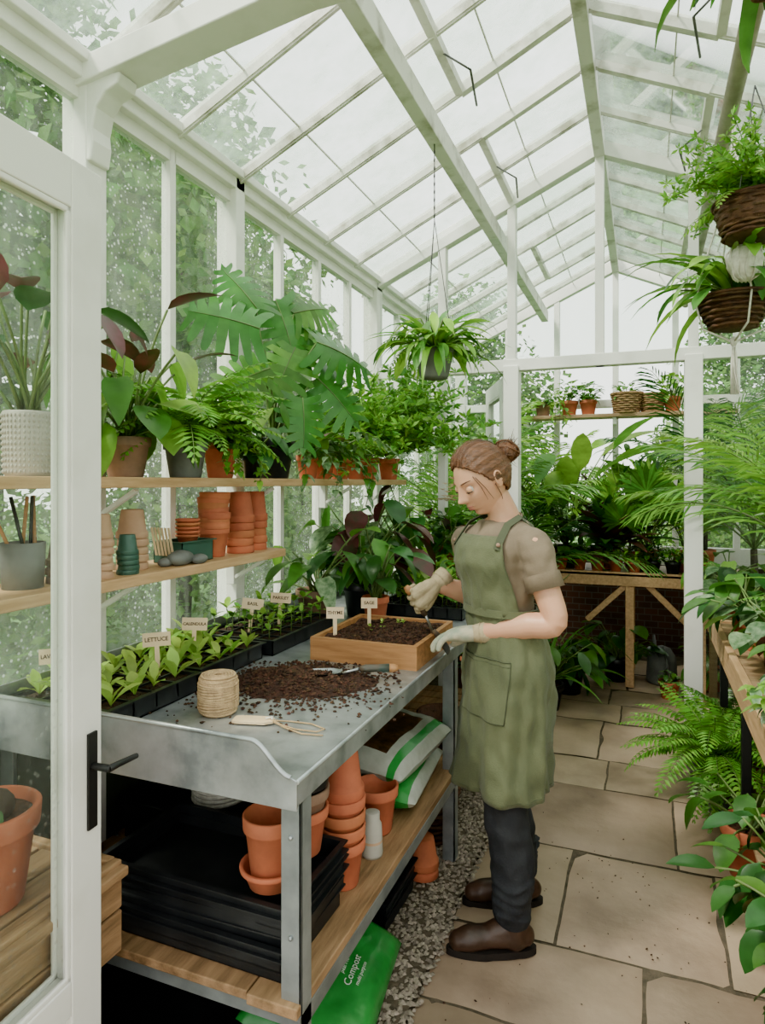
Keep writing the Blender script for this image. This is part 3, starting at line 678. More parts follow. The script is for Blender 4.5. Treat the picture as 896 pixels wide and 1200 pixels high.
def seedtray(name, x0, x1, y0, y1, z, nx, ny, s, mats, labels=(), kind=0):
    mb = MB(); w, l = x1-x0, y1-y0; tray(mb, w, l, .058, BLK, .004, .012)
    gx = [-w/2+w*(i+.5)/nx for i in range(nx)]; gy = [-l/2+l*(j+.5)/ny for j in range(ny)]
    for i in range(1, nx): mb.bb(-w/2+w*i/nx-.003, -w/2+w*i/nx+.003, -l/2, l/2, .01, .054, BLK)
    for j in range(1, ny): mb.bb(-w/2, w/2, -l/2+l*j/ny-.003, -l/2+l*j/ny+.003, .01, .054, BLK)
    mb.bb(-w/2+.004, w/2-.004, -l/2+.004, l/2-.004, .02, .047, SOIL)
    pebbles(mb, 260, -w/2+.01, w/2-.01, -l/2+.01, l/2-.01, .002, .006, SOIL, .049)
    for a in gx:
        for b in gy:
            k = U(.7, 1.15)
            if kind == 0: seedling(mb, a+U(-.012, .012), b+U(-.012, .012), .05, s*k, mats, 5, (.7, 1.35), wr=.38)
            else:
                mb.tube([(a, b, .045), (a+.003, b, .05+s*.7*k)], .0022, STEM, 4)
                seedling(mb, a, b, .05+s*.35*k, s*.6*k, mats, 3, (.1, .8), 'ov', .4); seedling(mb, a, b, .05+s*.75*k, s*.6*k, mats, 4, (.2, 1.1), 'ov', .4)
    for (lx, ly, t, rz) in labels: label(mb, lx, ly, .05, t, rz, .12, ry=U(-.12, .12))
    return obj(mb, name, ((x0+x1)/2, (y0+y1)/2, z))
seedtray('lettuce_seed_tray', -1.60, -1.27, 1.30, 1.66, HB, 4, 4, .095, [L_LIME], ((-.08, -.12, 'LAVENDER', .45), (.05, .14, 'LETTUCE', .45)))
seedtray('lettuce_seed_tray', -1.60, -1.29, 1.70, 2.06, HB, 4, 4, .095, [L_LIME, L_LIME, L_LITE], ((.02, -.04, 'CALENDULA', .45), ))
seedtray('basil_seed_tray', -1.60, -1.27, 2.10, 2.60, HB, 4, 6, .10, [L_LITE, L_MID, L_LITE], ((-.02, -.12, 'BASIL', .45), (.02, .04, 'PARSLEY', .4)), 1)
seedtray('kale_seed_tray', -1.20, -.78, 2.95, 3.30, HB, 6, 5, .14, [L_LITE, L_MID, L_LIME], (), 1)
seedtray('chard_seed_tray', -1.20, -.78, 3.34, 3.56, HB, 6, 3, .18, [L_LITE, L_MID], (), 1)

mb = MB(); bx0, bx1, by0, by1 = -1.12, -.715, 2.11, 2.56; h = .082; t = .018
mb.bb(bx0, bx1, by0, by0+t, 0, h, WOODB); mb.bb(bx0, bx1, by1-t, by1, 0, h, WOODB)
mb.bb(bx0, bx0+t, by0+t, by1-t, 0, h, WOODB); mb.bb(bx1-t, bx1, by0+t, by1-t, 0, h, WOODB); mb.bb(bx0+t, bx1-t, by0+t, by1-t, 0, .012, WOODB)
def zf(x, y): return .066+.016*noise.noise((x*12, y*12, 0))+.018*exp(-((x+.88)**2+(y-2.36)**2)/.012)
N = 30; vs = [(bx0+t+(bx1-bx0-2*t)*i/N, by0+t+(by1-by0-2*t)*j/N, 0) for j in range(N+1) for i in range(N+1)]
vs = [(a, b, zf(a, b)) for a, b, c in vs]
mb.add(vs, [(j*(N+1)+i, j*(N+1)+i+1, (j+1)*(N+1)+i+1, (j+1)*(N+1)+i) for j in range(N) for i in range(N)], SOIL, True)
pebbles(mb, 1300, bx0+.03, bx1-.03, by0+.03, by1-.03, .002, .009, SOIL, zf=lambda x, y: zf(x, y)+.002)
label(mb, -1.06, 2.19, .05, 'THYME', .4, w=.065); label(mb, -1.02, 2.42, .05, 'SAGE', .4, w=.065)
for i in range(6): seedling(mb, U(-1.0, -.88), U(2.3, 2.5), .075, .028, [L_LIME], 3)
obj(mb, 'wooden_seed_box', (0, 0, HB), bevel=.002)

mb = MB(); N = 60; vs = []
def zp(x, y):
    a = math.atan2(y, x); rb = 1+.28*noise.noise((cos(a)*1.6, sin(a)*1.6, 4))+.12*noise.noise((cos(a)*5, sin(a)*5, 9))
    r = sqrt(((x)/.22)**2+((y)/.18)**2)/rb
    return .036*max(0, 1-r)**.8*(1+.7*noise.noise((x*22, y*22, 1)))+.004*max(0, 1.15-r)+.009*noise.noise((x*45, y*45, 5))*(r < 1)-.003*(r > 1)
for j in range(N+1):
    for i in range(N+1):
        x, y = -.30+.60*i/N, -.25+.5*j/N; vs.append((x, y, zp(x, y)))
fs = [(j*(N+1)+i, j*(N+1)+i+1, (j+1)*(N+1)+i+1, (j+1)*(N+1)+i) for j in range(N) for i in range(N)]
fs = [f for f in fs if max(vs[q][2] for q in f) > -.001]
mb.add(vs, fs, SOIL, True)
for i in range(3800):
    a = U(0, 6.28); r = abs(R.gauss(0, .165)); x, y = cos(a)*r*1.2, sin(a)*r
    if x > .33 or y > .25: continue
    pebbles(mb, 1, x, x, y, y, .002, .0085, SOIL, max(.001, zp(x, y))+.001)
obj(mb, 'soil_pile', (-1.03, 1.86, HB), rz=.4)
def trowel(mb, X, L=.14):
    n = 10; vs = []
    for i in range(n+1):
        t = i/n; w = .036*(min(1, .45+t*2.5))*(1-max(0, t-.55)**2*4.9); x = -L*t
        for k in range(5):
            q = (k-2)/2; vs.append((x, q*w, .012*q*q-.004))
    mb.add(vs, [(i*5+k, i*5+k+1, (i+1)*5+k+1, (i+1)*5+k) for i in range(n) for k in range(4)], STEEL, True, X)
    mb.tube([(-.01, 0, -.002), (.03, 0, .008), (.06, 0, .014)], [.006, .005, .006], STEEL, 8, X)
    mb.tube([(.055, 0, .013), (.075, 0, .014), (.11, 0, .015), (.15, 0, .014)], [.010, .0135, .012, .014], HANDLE, 12, X)
    mb.tube([(.15, 0, .014), (.165, 0, .0135), (.178, 0, .013)], [.014, .0135, .009], WOODB, 12, X)
mb = MB(); trowel(mb, TR(0, 0, .022, rz=0)); obj(mb, 'hand_trowel', (-.90, 1.915, HB+.004), rz=.46)
mb = MB(); mb.lathe([(0, 0), (.045, 0), (.052, .01), (.055, .05), (.052, .095), (.044, .105), (.012, .105), (.010, .08)], TWINE, 28)
for k in range(15):
    z = .008+.0063*k; r = .0535 if 1 < k < 13 else .050
    mb.tube([(cos(a)*r, sin(a)*r, z+.002*sin(a*2+k)) for a in [2*pi*q/28 for q in range(29)]], .0034, TWINE, 6)
for k in range(5):
    r = .046-.008*k; mb.tube([(cos(a)*r, sin(a)*r, .105) for a in [2*pi*q/20 for q in range(21)]], .0034, TWINE, 5)
obj(mb, 'twine_spool', (-1.10, 1.53, HB))
mb = MB(); out = [(-.055, -.018), (-.04, -.024), (.035, -.024), (.055, -.010), (.055, .010), (.035, .024), (-.04, .024), (-.055, .018)]
n = len(out); X = TR(0, 0, .004, rz=.25); mb.add([(x, y, z) for z in (0, .006) for x, y in out], [tuple(range(n))[::-1], tuple(range(n, 2*n))]+[(k, (k+1) % n, (k+1) % n+n, k+n) for k in range(n)], TAGW, False, X)
mb.tube([(.045, .012, .008), (.09, .035, .004), (.15, .04, .004), (.20, .02, .004), (.19, -.005, .004), (.13, -.01, .004), (.08, .0, .006), (.045, .012, .012)], .0022, TWINE, 5)
mb.tube([(.045, .012, .008), (.10, -.01, .004), (.16, -.03, .004), (.215, -.02, .004)], .0022, TWINE, 5)
mb.tube([(.03, .008, .012), (.045, .02, .014), (.05, .008, .013)], .003, ROPE, 6)
obj(mb, 'twine_tag', (-.965, 1.50, HB))

def aroid(mb, z):
    broad(mb, z, 9, .36, .24, .12, [L_LITE, L_MID], 'ov', (.7, 1.4), 1.1, lel=(-.8, .8)); broad(mb, z, 8, .18, .19, .11, [L_MID, L_GREY], 'heart', (.5, 1.2))
planted('potted_peace_lily', (-1.42, 2.72, HB), .088, .145, TERRA2, aroid)
planted('potted_bird_of_paradise', (-1.28, 2.90, HB), .075, .16, BLK, lambda mb, z: (broad(mb, z, 12, .32, .22, .10, [L_MID, L_DARK], 'ov', (.8, 1.4)), straps(mb, z, 10, .3, .03, [L_MID])))
planted('potted_rubber_plant', (-1.14, 2.78, HB), .062, .12, TERRA, lambda mb, z: broad(mb, z, 15, .27, .18, .09, [L_PURP, L_DARK, L_DARK], 'ov', (.8, 1.45)))
planted('potted_calathea', (-1.32, 3.15, HB), .09, .16, BLK, lambda mb, z: broad(mb, z, 28, .42, .22, .125, [L_DARK, L_GREY, L_GREY, L_PURP], 'ov', (.7, 1.45), 1.0))
planted('potted_calathea', (-1.45, 3.42, HB), .09, .16, GREYP, lambda mb, z: broad(mb, z, 28, .48, .22, .125, [L_DARK, L_GREY, L_MID], 'ov', (.7, 1.5), 1.0))
planted('potted_philodendron', (-1.30, 3.78, HB-.25), .1, .2, BLK, lambda mb, z: broad(mb, z, 38, .72, .2, .13, [L_DARK, L_PURP, L_GREY, L_MID], 'heart', (.6, 1.5), 1.0))
def flw(mat):
    def f(mb, z):
        bush(mb, z, 110, .14, .26, .08, .045, [L_MID, L_DARK])
        for i in range(34):
            a = U(0, 6.28); r = U(0, .12); x, y, zz = cos(a)*r, sin(a)*r, z+U(.26, .42)
            for k in range(5): blade(mb, mat, (x, y, zz), k*1.257, .5, .028, .024, .6, 2)
    return f
planted('potted_begonia', (-.86, 3.72, .72), .08, .14, TERRA, flw(PINK))
planted('potted_primrose', (-1.06, 3.78, .98), .08, .14, TERRA, flw(CREAMP))
mb = MB(); mb.bb(-1.55, -.70, 3.64, 3.93, .585, .61, WOODX)
for x in (-1.5, -.74):
    for y in (3.67, 3.9): mb.bb(x-.02, x+.02, y-.02, y+.02, 0, .585, WOODX)
mb.bb(-1.18, -.97, 3.70, 3.90, .61, .98, WOODR); mb.bb(-.95, -.75, 3.66, 3.80, .61, .72, WOODR)
obj(mb, 'plant_stand', bevel=.002)

# ------------------------------------------------------------------ under bench
ZB = .36
def traystack(name, w, l, n, loc, rz=0, dz=.02, h=.055):
    mb = MB()
    for i in range(n):
        X = TR(U(-.008, .008), U(-.008, .008), i*dz, rz=U(-.025, .025)); m2 = MB(); tray(m2, w, l, h, BLK, .003, .012); mb.add(m2.v, m2.f, BLK, False, X)
    return obj(mb, name, loc, rz)
traystack('seed_tray_stack', .54, .30, 6, (-1.03, 1.46, ZB), dz=.024)
traystack('seed_tray_stack', .46, .30, 4, (-1.33, 1.82, ZB), dz=.022)
traystack('seed_tray_stack', .40, .28, 5, (-1.00, 2.16, 0), dz=.018)
traystack('seed_tray_stack', .5, .3, 4, (-1.22, 1.45, 0), dz=.018)
ZT = ZB+.055+.024*5
def grp(name, loc, items, bevel=0):
    mb = MB()
    for (r, h, mat, x, y, z, flip) in items:
        X = TR(x, y, z) @ (TR(0, 0, h, rx=pi) if flip else Matrix.Identity(4)); pot(mb, r, h, mat, soil=False, X=X)
    return obj(mb, name, loc)
grp('terracotta_flowerpot', (-.835, 1.375, ZT), [(.075, .05, TERRA, 0, 0, 0, False), (.068, .155, TERRA, 0, 0, .015, False)])
grp('terracotta_flowerpot', (-.835, 1.525, ZT), [(.07, .12, TERRA, 0, 0, 0, False), (.072, .12, TERRA2, 0, 0, .05, False), (.07, .11, BLK, 0, .0, .09, False)])
grp('flowerpot_stack', (-.80, 1.70, ZB), [(.066, .13, TERRA, 0, 0, .04*i, False) for i in range(4)]+[(.062, .13, TERRA, 0, 0, .25, True)])
grp('terracotta_flowerpot', (-.82, 2.00, ZB), [(.074, .15, TERRA, 0, 0, 0, False)])
grp('terracotta_flowerpot', (-.97, 1.93, ZB), [(.074, .15, TERRA, 0, 0, 0, False), (.07, .14, TERRA2, 0, 0, .05, False)])
grp('terracotta_flowerpot', (-1.0, 1.74, ZB), [(.074, .15, TERRA, 0, 0, 0, False), (.07, .14, BLK, 0, 0, .06, False)])
mb = MB(); mb.lathe([(0, 0), (.032, 0), (.034, .01), (.030, .095), (.024, .105), (.024, .13), (.02, .132), (0, .132)], CREAM, 20); mb.lathe([(.0325, .03), (.0325, .05)], TAN, 20); obj(mb, 'ceramic_jar', (-.775, 1.86, ZB))
mb = MB()
for k in range(8): mb.tube([(cos(a)*(.085-.002*(k % 2)), sin(a)*(.085), .012+.013*k+.003*sin(a)) for a in [2*pi*q/28 for q in range(29)]], .0075, ROPE, 6)
mb.lathe([(.075, 0), (.075, .11)], TWINE, 20); obj(mb, 'rope_coil', (-1.27, 1.78, ZB+.125))
def bag(mb, w, l, h, mat, X=None, panels=(), txt=None):
    nx, ny = 30, 34
    def P(u, v, s):
        x, y = (u-.5)*w, (v-.5)*l; e = (max(0, 1-abs(2*u-1)**3.2)*max(0, 1-abs(2*v-1)**4))**.42
        wr = noise.noise((x*9, y*9, s*4+w*10))*.020*e+noise.noise((x*26, y*20, s*3))*.008
        return (x, y, h/2+s*(h/2*e)+wr*(.6 if s > 0 else .2))
    for s in (1, -1):
        vs = [P(i/nx, j/ny, s) for j in range(ny+1) for i in range(nx+1)]
        groups = {}
        for j in range(ny):
            for i in range(nx):
                m = mat; u, v = (i+.5)/nx, (j+.5)/ny
                for (u0, u1, v0, v1, pm) in panels:
                    if u0 < u < u1 and v0 < v < v1: m = pm
                f = (j*(nx+1)+i, j*(nx+1)+i+1, (j+1)*(nx+1)+i+1, (j+1)*(nx+1)+i)
                groups.setdefault(m.name, (m, []))[1].append(f if s > 0 else f[::-1])
        for m, fl in groups.values(): mb.add(vs, fl, m, True, X)
    for (tx, size, oy) in (txt or ()):
        v, f = text_mesh(tx, size); out = []
        for (a, b, c) in v:
            px, py = -b+oy, a
            q = P(min(.98, max(.02, .5+px/w)), min(.98, max(.02, .5+py/l)), 1); out.append((q[0], q[1], q[2]+.003))
        mb.add(out, [g[::1] for g in f], WHITE, False, X)
mb = MB(); bag(mb, .40, .46, .12, BAGW, TR(0, 0, 0, rz=.08), ((.72, .92, 0, 1, BAGG),)); obj(mb, 'compost_bag', (-.93, 2.30, ZB))
mb = MB(); bag(mb, .42, .46, .13, BAGW, TR(0, 0, 0, rz=-.1), ((.42, .80, .12, .80, BAGB), (.86, .95, 0, 1, BAGG))); obj(mb, 'compost_bag', (-.94, 2.30, ZB+.11), rot=(.05, .08, 0))
mb = MB(); bag(mb, .34, .50, .13, BAGG, None, (), (('Compost', .030, .06), ('multi purpose', .016, .085), ('peat free', .016, .035))); obj(mb, 'compost_bag', (-.87, 1.70, .015), rot=(radians(3), radians(20), radians(8)))
stack('flowerpot_stack', (-.79, 2.40, 0), .06, .11, 2, TERRA, .3)
def basket(mb, r0, r1, h, mat, X=None, rows=9, st=18):
    X = X or Matrix.Identity(4)
    mb.lathe([(0, 0), (r0*.96, 0), (r1*.96, h), (r1*.92, h), (r0*.9, .01), (0, .01)], mat, 28, X)
    for k in range(rows):
        z = h*(k+.5)/rows; r = r0+(r1-r0)*z/h
        mb.tube([(cos(a)*(r+.004*sin(a*st/2*1+k*pi)), sin(a)*(r+.004*sin(a*st/2+k*pi)), z) for a in [2*pi*q/72 for q in range(73)]], h/rows*.42, mat, 5, X)
    mb.tube([(cos(a)*r1*1.02, sin(a)*r1*1.02, h) for a in [2*pi*q/36 for q in range(37)]], h*.05, mat, 6, X)
mb = MB(); basket(mb, .09, .11, .2, WICK); obj(mb, 'wicker_basket', (-.84, 2.68, 0))
mb = MB(); basket(mb, .08, .10, .14, WICK); obj(mb, 'wicker_basket', (-.82, 2.75, ZB))

mb = MB(); tx0, tx1, ty0, ty1, tz = -1.60, -1.12, .62, 1.19, .62
k = tx0
while k < tx1-.05: mb.bb(k, k+.075, ty0, ty1, tz-.022, tz, WOODR); k += .085
for q in (0, .1): mb.bb(tx1-.025, tx1, ty0, ty1, tz-.20+q, tz-.105+q*1.15, WOODR)
mb.bb(tx0, tx0+.025, ty0, ty1, tz-.2, tz-.02, WOODR); mb.bb(tx0, tx1-.02, ty0, ty0+.025, tz-.2, tz-.02, WOODR); mb.bb(tx0, tx1-.02, ty1-.025, ty1, tz-.2, tz+.012, WOODR)
for x in (tx0+.03, tx1-.05):
    for y in (ty0+.05, ty1-.06): mb.bb(x-.022, x+.022, y-.022, y+.022, 0, tz-.03, WOODR)
obj(mb, 'rustic_potting_table', bevel=.004)
planted('terracotta_flowerpot', (-1.28, .97, tz), .105, .20, TERRA, lambda mb, z: (broad(mb, z, 3, .07, .06, .035, [L_DARK], 'ov'), mb.ball((.02, 0, z+.02), (.035, .05, .04), BARK)))

# ------------------------------------------------------------------ right bench and plants
mb = MB(); rx0, rx1 = .33, 1.12; ry0, ry1 = .9, 3.9; rz_ = .76
mb.bb(rx0, rx0+.03, ry0, ry1, rz_-.10, rz_+.012, WOODL); mb.bb(rx0, rx1, ry1-.03, ry1, rz_-.1, rz_+.012, WOODL)
mb.bb(rx0+.035, rx0+.12, ry0, ry1-.03, rz_-.025, rz_, WOODX)
k = rx0+.13
while k < rx1-.08: mb.bb(k, k+.08, ry0, ry1-.03, rz_-.025, rz_, WOODX); k += .1
for yy in (1.3, 3.0, 3.8):
    for xx in (rx0+.05, rx1-.05): mb.bb(xx-.018, xx+.018, yy-.018, yy+.018, 0, rz_-.03, METAL)
    mb.bb(rx0+.03, rx1-.03, yy-.015, yy+.015, rz_-.06, rz_-.025, METAL); mb.bb(rx0+.04, rx1-.04, yy-.012, yy+.012, .12, .15, METAL)
mb.bb(rx0+.04, rx1-.04, ry0+.3, 3.0, .15, .17, WOODX)
obj(mb, 'plant_bench', bevel=.002)
mb = MB(); mb.bb(rx0, rx1, 4.1, 4.9, rz_-.025, rz_, WOODX); mb.bb(rx0, rx0+.03, 4.1, 4.9, rz_-.1, rz_+.01, WOODL)
for xx in (rx0+.03, rx1-.03):
    for yy in (4.13, 4.87): mb.bb(xx-.02, xx+.02, yy-.02, yy+.02, 0, rz_-.03, WOODX)
obj(mb, 'plant_bench', bevel=.002)
Zr = rz_
specs = [
 ('potted_pothos', (.49, 2.25), lambda mb, z: (trailing(mb, z, 8, .25, .05, .07, [L_LITE, L_GREY]), broad(mb, z, 14, .12, .12, .10, [L_MID, L_DARK], 'heart'))),
 ('potted_fittonia', (.52, 2.62), lambda mb, z: broad(mb, z, 26, .16, .13, .08, [L_DARK, L_MID, L_PURP], 'ov', (.4, 1.3))),
 ('potted_pilea', (.50, 2.95), lambda mb, z: broad(mb, z, 30, .22, .14, .09, [L_MID, L_DARK, L_GREY], 'ov', (.3, 1.3))),
 ('potted_fern', (.66, 3.15), lambda mb, z: fern(mb, z, .40, .14, 26)),
 ('potted_calathea', (.47, 3.30), lambda mb, z: broad(mb, z, 30, .24, .17, .09, [L_GREY, L_MID, L_DARK], 'ov', (.3, 1.35))),
 ('potted_philodendron', (.46, 3.62), lambda mb, z: broad(mb, z, 28, .26, .17, .10, [L_MID, L_DARK], 'heart', (.3, 1.35))),
 ('potted_palm', (.74, 3.72), lambda mb, z: palm(mb, z, 16, 1.05, .42, [L_MID, L_LITE, L_FERN], .25)),
 ('potted_peperomia', (.46, 4.25), lambda mb, z: broad(mb, z, 26, .20, .15, .09, [L_DARK, L_GREY, L_LITE], 'ov', (.3, 1.3))),
 ('potted_syngonium', (.48, 4.6), lambda mb, z: broad(mb, z, 26, .24, .16, .11, [L_LITE, L_MID], 'heart', (.3, 1.3))),
 ('potted_croton', (.75, 2.45), lambda mb, z: straps(mb, z, 24, .38, .06, [L_MID, L_LITE])),
 ('potted_palm', (.82, 4.45), lambda mb, z: palm(mb, z, 14, 1.1, .42, [L_MID, L_LITE], .2)),
 ('potted_dracaena', (.85, 3.3), lambda mb, z: straps(mb, z, 36, .6, .045, [L_MID, L_LITE])),
]
for n_, (x, y), f in specs: planted(n_, (x, y, Zr), .075, .13, R.choice([TERRA, BLK, TERRA]), f, U(0, 6))
planted('potted_sword_fern', (.30, 3.40, 0), .12, .22, GREYP, lambda mb, z: fern(mb, z, .56, .17, 60, L_FERN, .9, 1.05, 22))
planted('potted_sword_fern', (.44, 3.75, 0), .12, .22, TERRA, lambda mb, z: fern(mb, z, .5, .14, 34, L_MID, .9, 1.05, 20))
planted('potted_schefflera', (.42, 2.38, .0), .10, .26, TERRA, lambda mb, z: broad(mb, z, 34, .26, .15, .08, [L_DARK, L_MID], 'ov', (.2, 1.4)))
planted('potted_hydrangea', (.42, 2.02, .17), .08, .16, TERRA, lambda mb, z: broad(mb, z, 34, .20, .12, .07, [L_DARK, L_DARK, L_MID], 'ov', (.2, 1.4)))
planted('potted_hosta', (.37, 1.72, .17), .08, .13, TERRA, lambda mb, z: broad(mb, z, 24, .11, .09, .06, [L_DARK, L_DARK], 'ov', (.3, 1.4)))
planted('terracotta_flowerpot', (.38, 2.85, 0), .11, .2, TERRA, lambda mb, z: broad(mb, z, 16, .25, .14, .08, [L_MID], 'ov', (.3, 1.3)))

# ------------------------------------------------------------------ hanging plants
mb = MB(); mb.lathe([(0, 0), (.055, 0), (.062, .01), (.085, .12), (.088, .125), (.08, .12), (.0, .11)], GREYP, 26)
straps(mb, .11, 44, .38, .038, [L_FERN, L_LITE, L_MID], 1.9, (.2, 1.35)); broad(mb, .11, 40, .20, .15, .05, [L_MID, L_LITE], 'lan', (.2, 1.45)); fern(mb, .11, .30, .11, 14, L_FERN)
for k in range(3):
    a = k*2.094+.4; mb.tube([(cos(a)*.084, sin(a)*.084, .12), (0, 0, .70)], .0018, METAL, 5)
mb.tube([(0, 0, .70), (0, 0, 1.04)], .0022, METAL, 5)
for k in range(9): mb.ball((0, 0, .72+.035*k), (.004, .004, .012), METAL, seg=6, rings=4)
obj(mb, 'hanging_plant_pot', (-.86, 2.78, 1.955))
mb = MB(); mb.lathe([(0, 0), (.08, .005), (.12, .05), (.135, .12), (.125, .12), (0, .10)], WICK, 24); basket(mb, .10, .135, .13, WICK)
fluffy(mb, .12, 70, .36, [L_LITE, L_FERN]); fern(mb, .12, .34, .13, 20, L_LITE)
for k in range(3):
    a = k*2.094; mb.tube([(cos(a)*.13, sin(a)*.13, .12), (0, 0, .55)], .0025, GREYM, 5)
obj(mb, 'hanging_basket', (.37, 2.70, 2.38))
mb = MB(); basket(mb, .08, .145, .12, WICK, rows=7)
straps(mb, .11, 40, .50, .042, [L_MID, L_LITE], 1.8, (.3, 1.4)); broad(mb, .11, 22, .26, .22, .06, [L_MID, L_LITE, L_DARK], 'lan', (.2, 1.4)); fern(mb, .11, .36, .12, 8, L_FERN)
pc = Vector((.02, -.165, .215)); mb.ball(pc, (.06, .06, .075), ROPE, seg=20, rings=14)
for k in range(12):
    a = k*pi/6; mb.tube([pc+Vector((cos(a)*.062*sin(t), sin(a)*.062*sin(t), .078*cos(t)))+Vector((.006*sin(4*t+k), 0, 0)) for t in [.15+i*.26 for i in range(11)]], .0035, ROPE, 5)
mb.tube([pc+Vector((0, 0, .07)), pc+Vector((-.01, .06, .3)), (0, 0, .84)], .004, ROPE, 5)
for k in range(4):
    a = k*1.571+.3
    mb.tube([(cos(a)*.148, sin(a)*.148, .11), (cos(a)*.10, sin(a)*.10, .3), (cos(a)*.02, sin(a)*.02, .55), (0, 0, .84)], .004, ROPE, 6)
    mb.tube([(cos(a)*.148, sin(a)*.148, .11), (cos(a)*.12, sin(a)*.12, .0), (cos(a)*.01, sin(a)*.01, -.05)], .004, ROPE, 6)
for k in range(10): mb.tube([(0, 0, -.04), (U(-.012, .012), U(-.012, .012), -.13), (U(-.02, .02), U(-.02, .02), -.26)], .0025, ROPE, 4)
mb.ball((0, 0, -.05), (.014, .014, .02), ROPE)
obj(mb, 'macrame_hanging_basket', (.33, 2.95, 2.11))
mb = MB(); basket(mb, .08, .12, .12, WICK); straps(mb, .11, 26, .40, .055, [L_MID, L_DARK], 2.3, (.1, 1.0), 'lan'); mb.tube([(0, 0, .1), (0, 0, .24)], .004, METAL, 5)
obj(mb, 'hanging_basket', (.33, 1.95, 2.79))

# ------------------------------------------------------------------ second room
mb = MB(); fy0, fy1, fz = 5.12, 5.72, .83
mb.bb(-1.0, .75, fy0, fy0+.03, fz-.09, fz+.01, WOODL); mb.bb(-1.0, .75, fy0, fy1, fz-.02, fz, WOODX)
for x in (-.95, -.1, .32, .7):
    mb.bb(x-.03, x+.03, fy0+.01, fy0+.07, 0, fz-.02, WOODL); mb.bb(x-.03, x+.03, fy1-.06, fy1, 0, fz-.02, WOODL)
mb.beam((.02, fy0+.04, fz-.08), (.30, fy0+.04, fz-.36), .04, .04, WOODL, up=(0, 1, 0)); mb.beam((-.12, fy0+.04, fz-.08), (-.40, fy0+.04, fz-.36), .04, .04, WOODL, up=(0, 1, 0))
obj(mb, 'back_plant_bench', bevel=.003)
mb = MB(); mb.bb(-1.1, .7, 5.96, 6.18, 2.06, 2.09, WOODX)
for x in (-1.0, XC, .6): mb.bb(x-.015, x+.015, 5.99, 6.2, 2.0, 2.06, WHITE)
obj(mb, 'high_shelf', bevel=.003)
for x, f, m in ((-.62, lambda mb, z: bush(mb, z, 70, .12, .2, .07, .04, [L_MID, L_LITE]), TERRA), (-.46, lambda mb, z: bush(mb, z, 70, .11, .18, .07, .04, [L_MID]), TERRA), (.22, lambda mb, z: bush(mb, z, 70, .13, .24, .08, .05, [L_LITE]), TERRA), (-.85, lambda mb, z: trailing(mb, z, 14, .5, .05, .07, [L_MID, L_LITE]), TERRA2)):
    planted('potted_herb', (x, 6.06, 2.09), .075, .13, m, f)
mb = MB(); basket(mb, .10, .13, .17, WICKL); bush(mb, .15, 60, .12, .14, .07, .035, [L_MID]); obj(mb, 'light_wicker_basket', (-.14, 6.04, 2.09))
mb = MB(); basket(mb, .09, .10, .16, WICKL); obj(mb, 'light_wicker_basket', (.06, 6.07, 2.09))
pal = [
 ('potted_small_croton', (-.60, 5.22), .055, lambda mb, z: broad(mb, z, 16, .15, .11, .07, [L_PURP, L_MID], 'ov')),
 ('potted_basil', (-.46, 5.24), .05, lambda mb, z: bush(mb, z, 70, .09, .14, .05, .03, [L_LITE, L_MID])),
 ('potted_begonia', (-.33, 5.22), .055, lambda mb, z: broad(mb, z, 18, .16, .11, .08, [L_PURP, L_PURP, L_DARK], 'ov')),
 ('potted_mint', (-.20, 5.24), .05, lambda mb, z: bush(mb, z, 70, .09, .15, .05, .03, [L_LITE, L_MID])),
 ('potted_parsley', (-.07, 5.22), .05, lambda mb, z: bush(mb, z, 70, .10, .14, .05, .03, [L_LITE])),
 ('potted_ivy', (.06, 5.24), .055, lambda mb, z: bush(mb, z, 70, .11, .14, .05, .035, [L_MID, L_DARK])),
 ('potted_sage', (.19, 5.22), .055, lambda mb, z: bush(mb, z, 70, .11, .14, .05, .03, [L_MID, L_LITE])),
 ('potted_thyme', (.32, 5.26), .055, lambda mb, z: bush(mb, z, 70, .11, .14, .05, .03, [L_LITE])),
 ('potted_cordyline', (-.26, 5.40), .09, lambda mb, z: straps(mb, z, 46, .66, .10, [L_DARK, L_MID, L_PURP, L_PURP], 1.0, (.5, 1.5), 'lan')),
 ('potted_fan_palm', (.02, 5.38), .09, lambda mb, z: fanpalm(mb, z, 12, .66, .27, [L_LITE, L_LITE, L_MID])),
 ('potted_fan_palm', (.28, 5.42), .09, lambda mb, z: fanpalm(mb, z, 11, .52, .25, [L_LITE, L_MID])),
 ('potted_banana_plant', (-.58, 5.40), .10, lambda mb, z: (broad(mb, z, 24, .90, .52, .17, [L_LITE, L_MID], 'ov', (1.0, 1.5), lel=(-.6, 1.2)), bush(mb, z, 120, .25, .6, .14, .06, [L_MID, L_LITE]))),
 ('potted_areca_palm', (-.84, 5.5), .10, lambda mb, z: palm(mb, z, 12, 1.0, .42, [L_MID, L_LITE], .2)),
 ('potted_kentia_palm', (.42, 5.62), .09, lambda mb, z: palm(mb, z, 9, 1.1, .46, [L_MID, L_DARK], .45)),
 ('potted_bamboo_palm', (-.1, 5.64), .07, lambda mb, z: bush(mb, z, 240, .34, .95, .15, .04, [L_MID, L_LITE, L_DARK], 'lan')),
]
for n_, (x, y), r, f in pal: planted(n_, (x, y, fz), r, r*1.7, R.choice([TERRA, TERRA, BLK]), f)
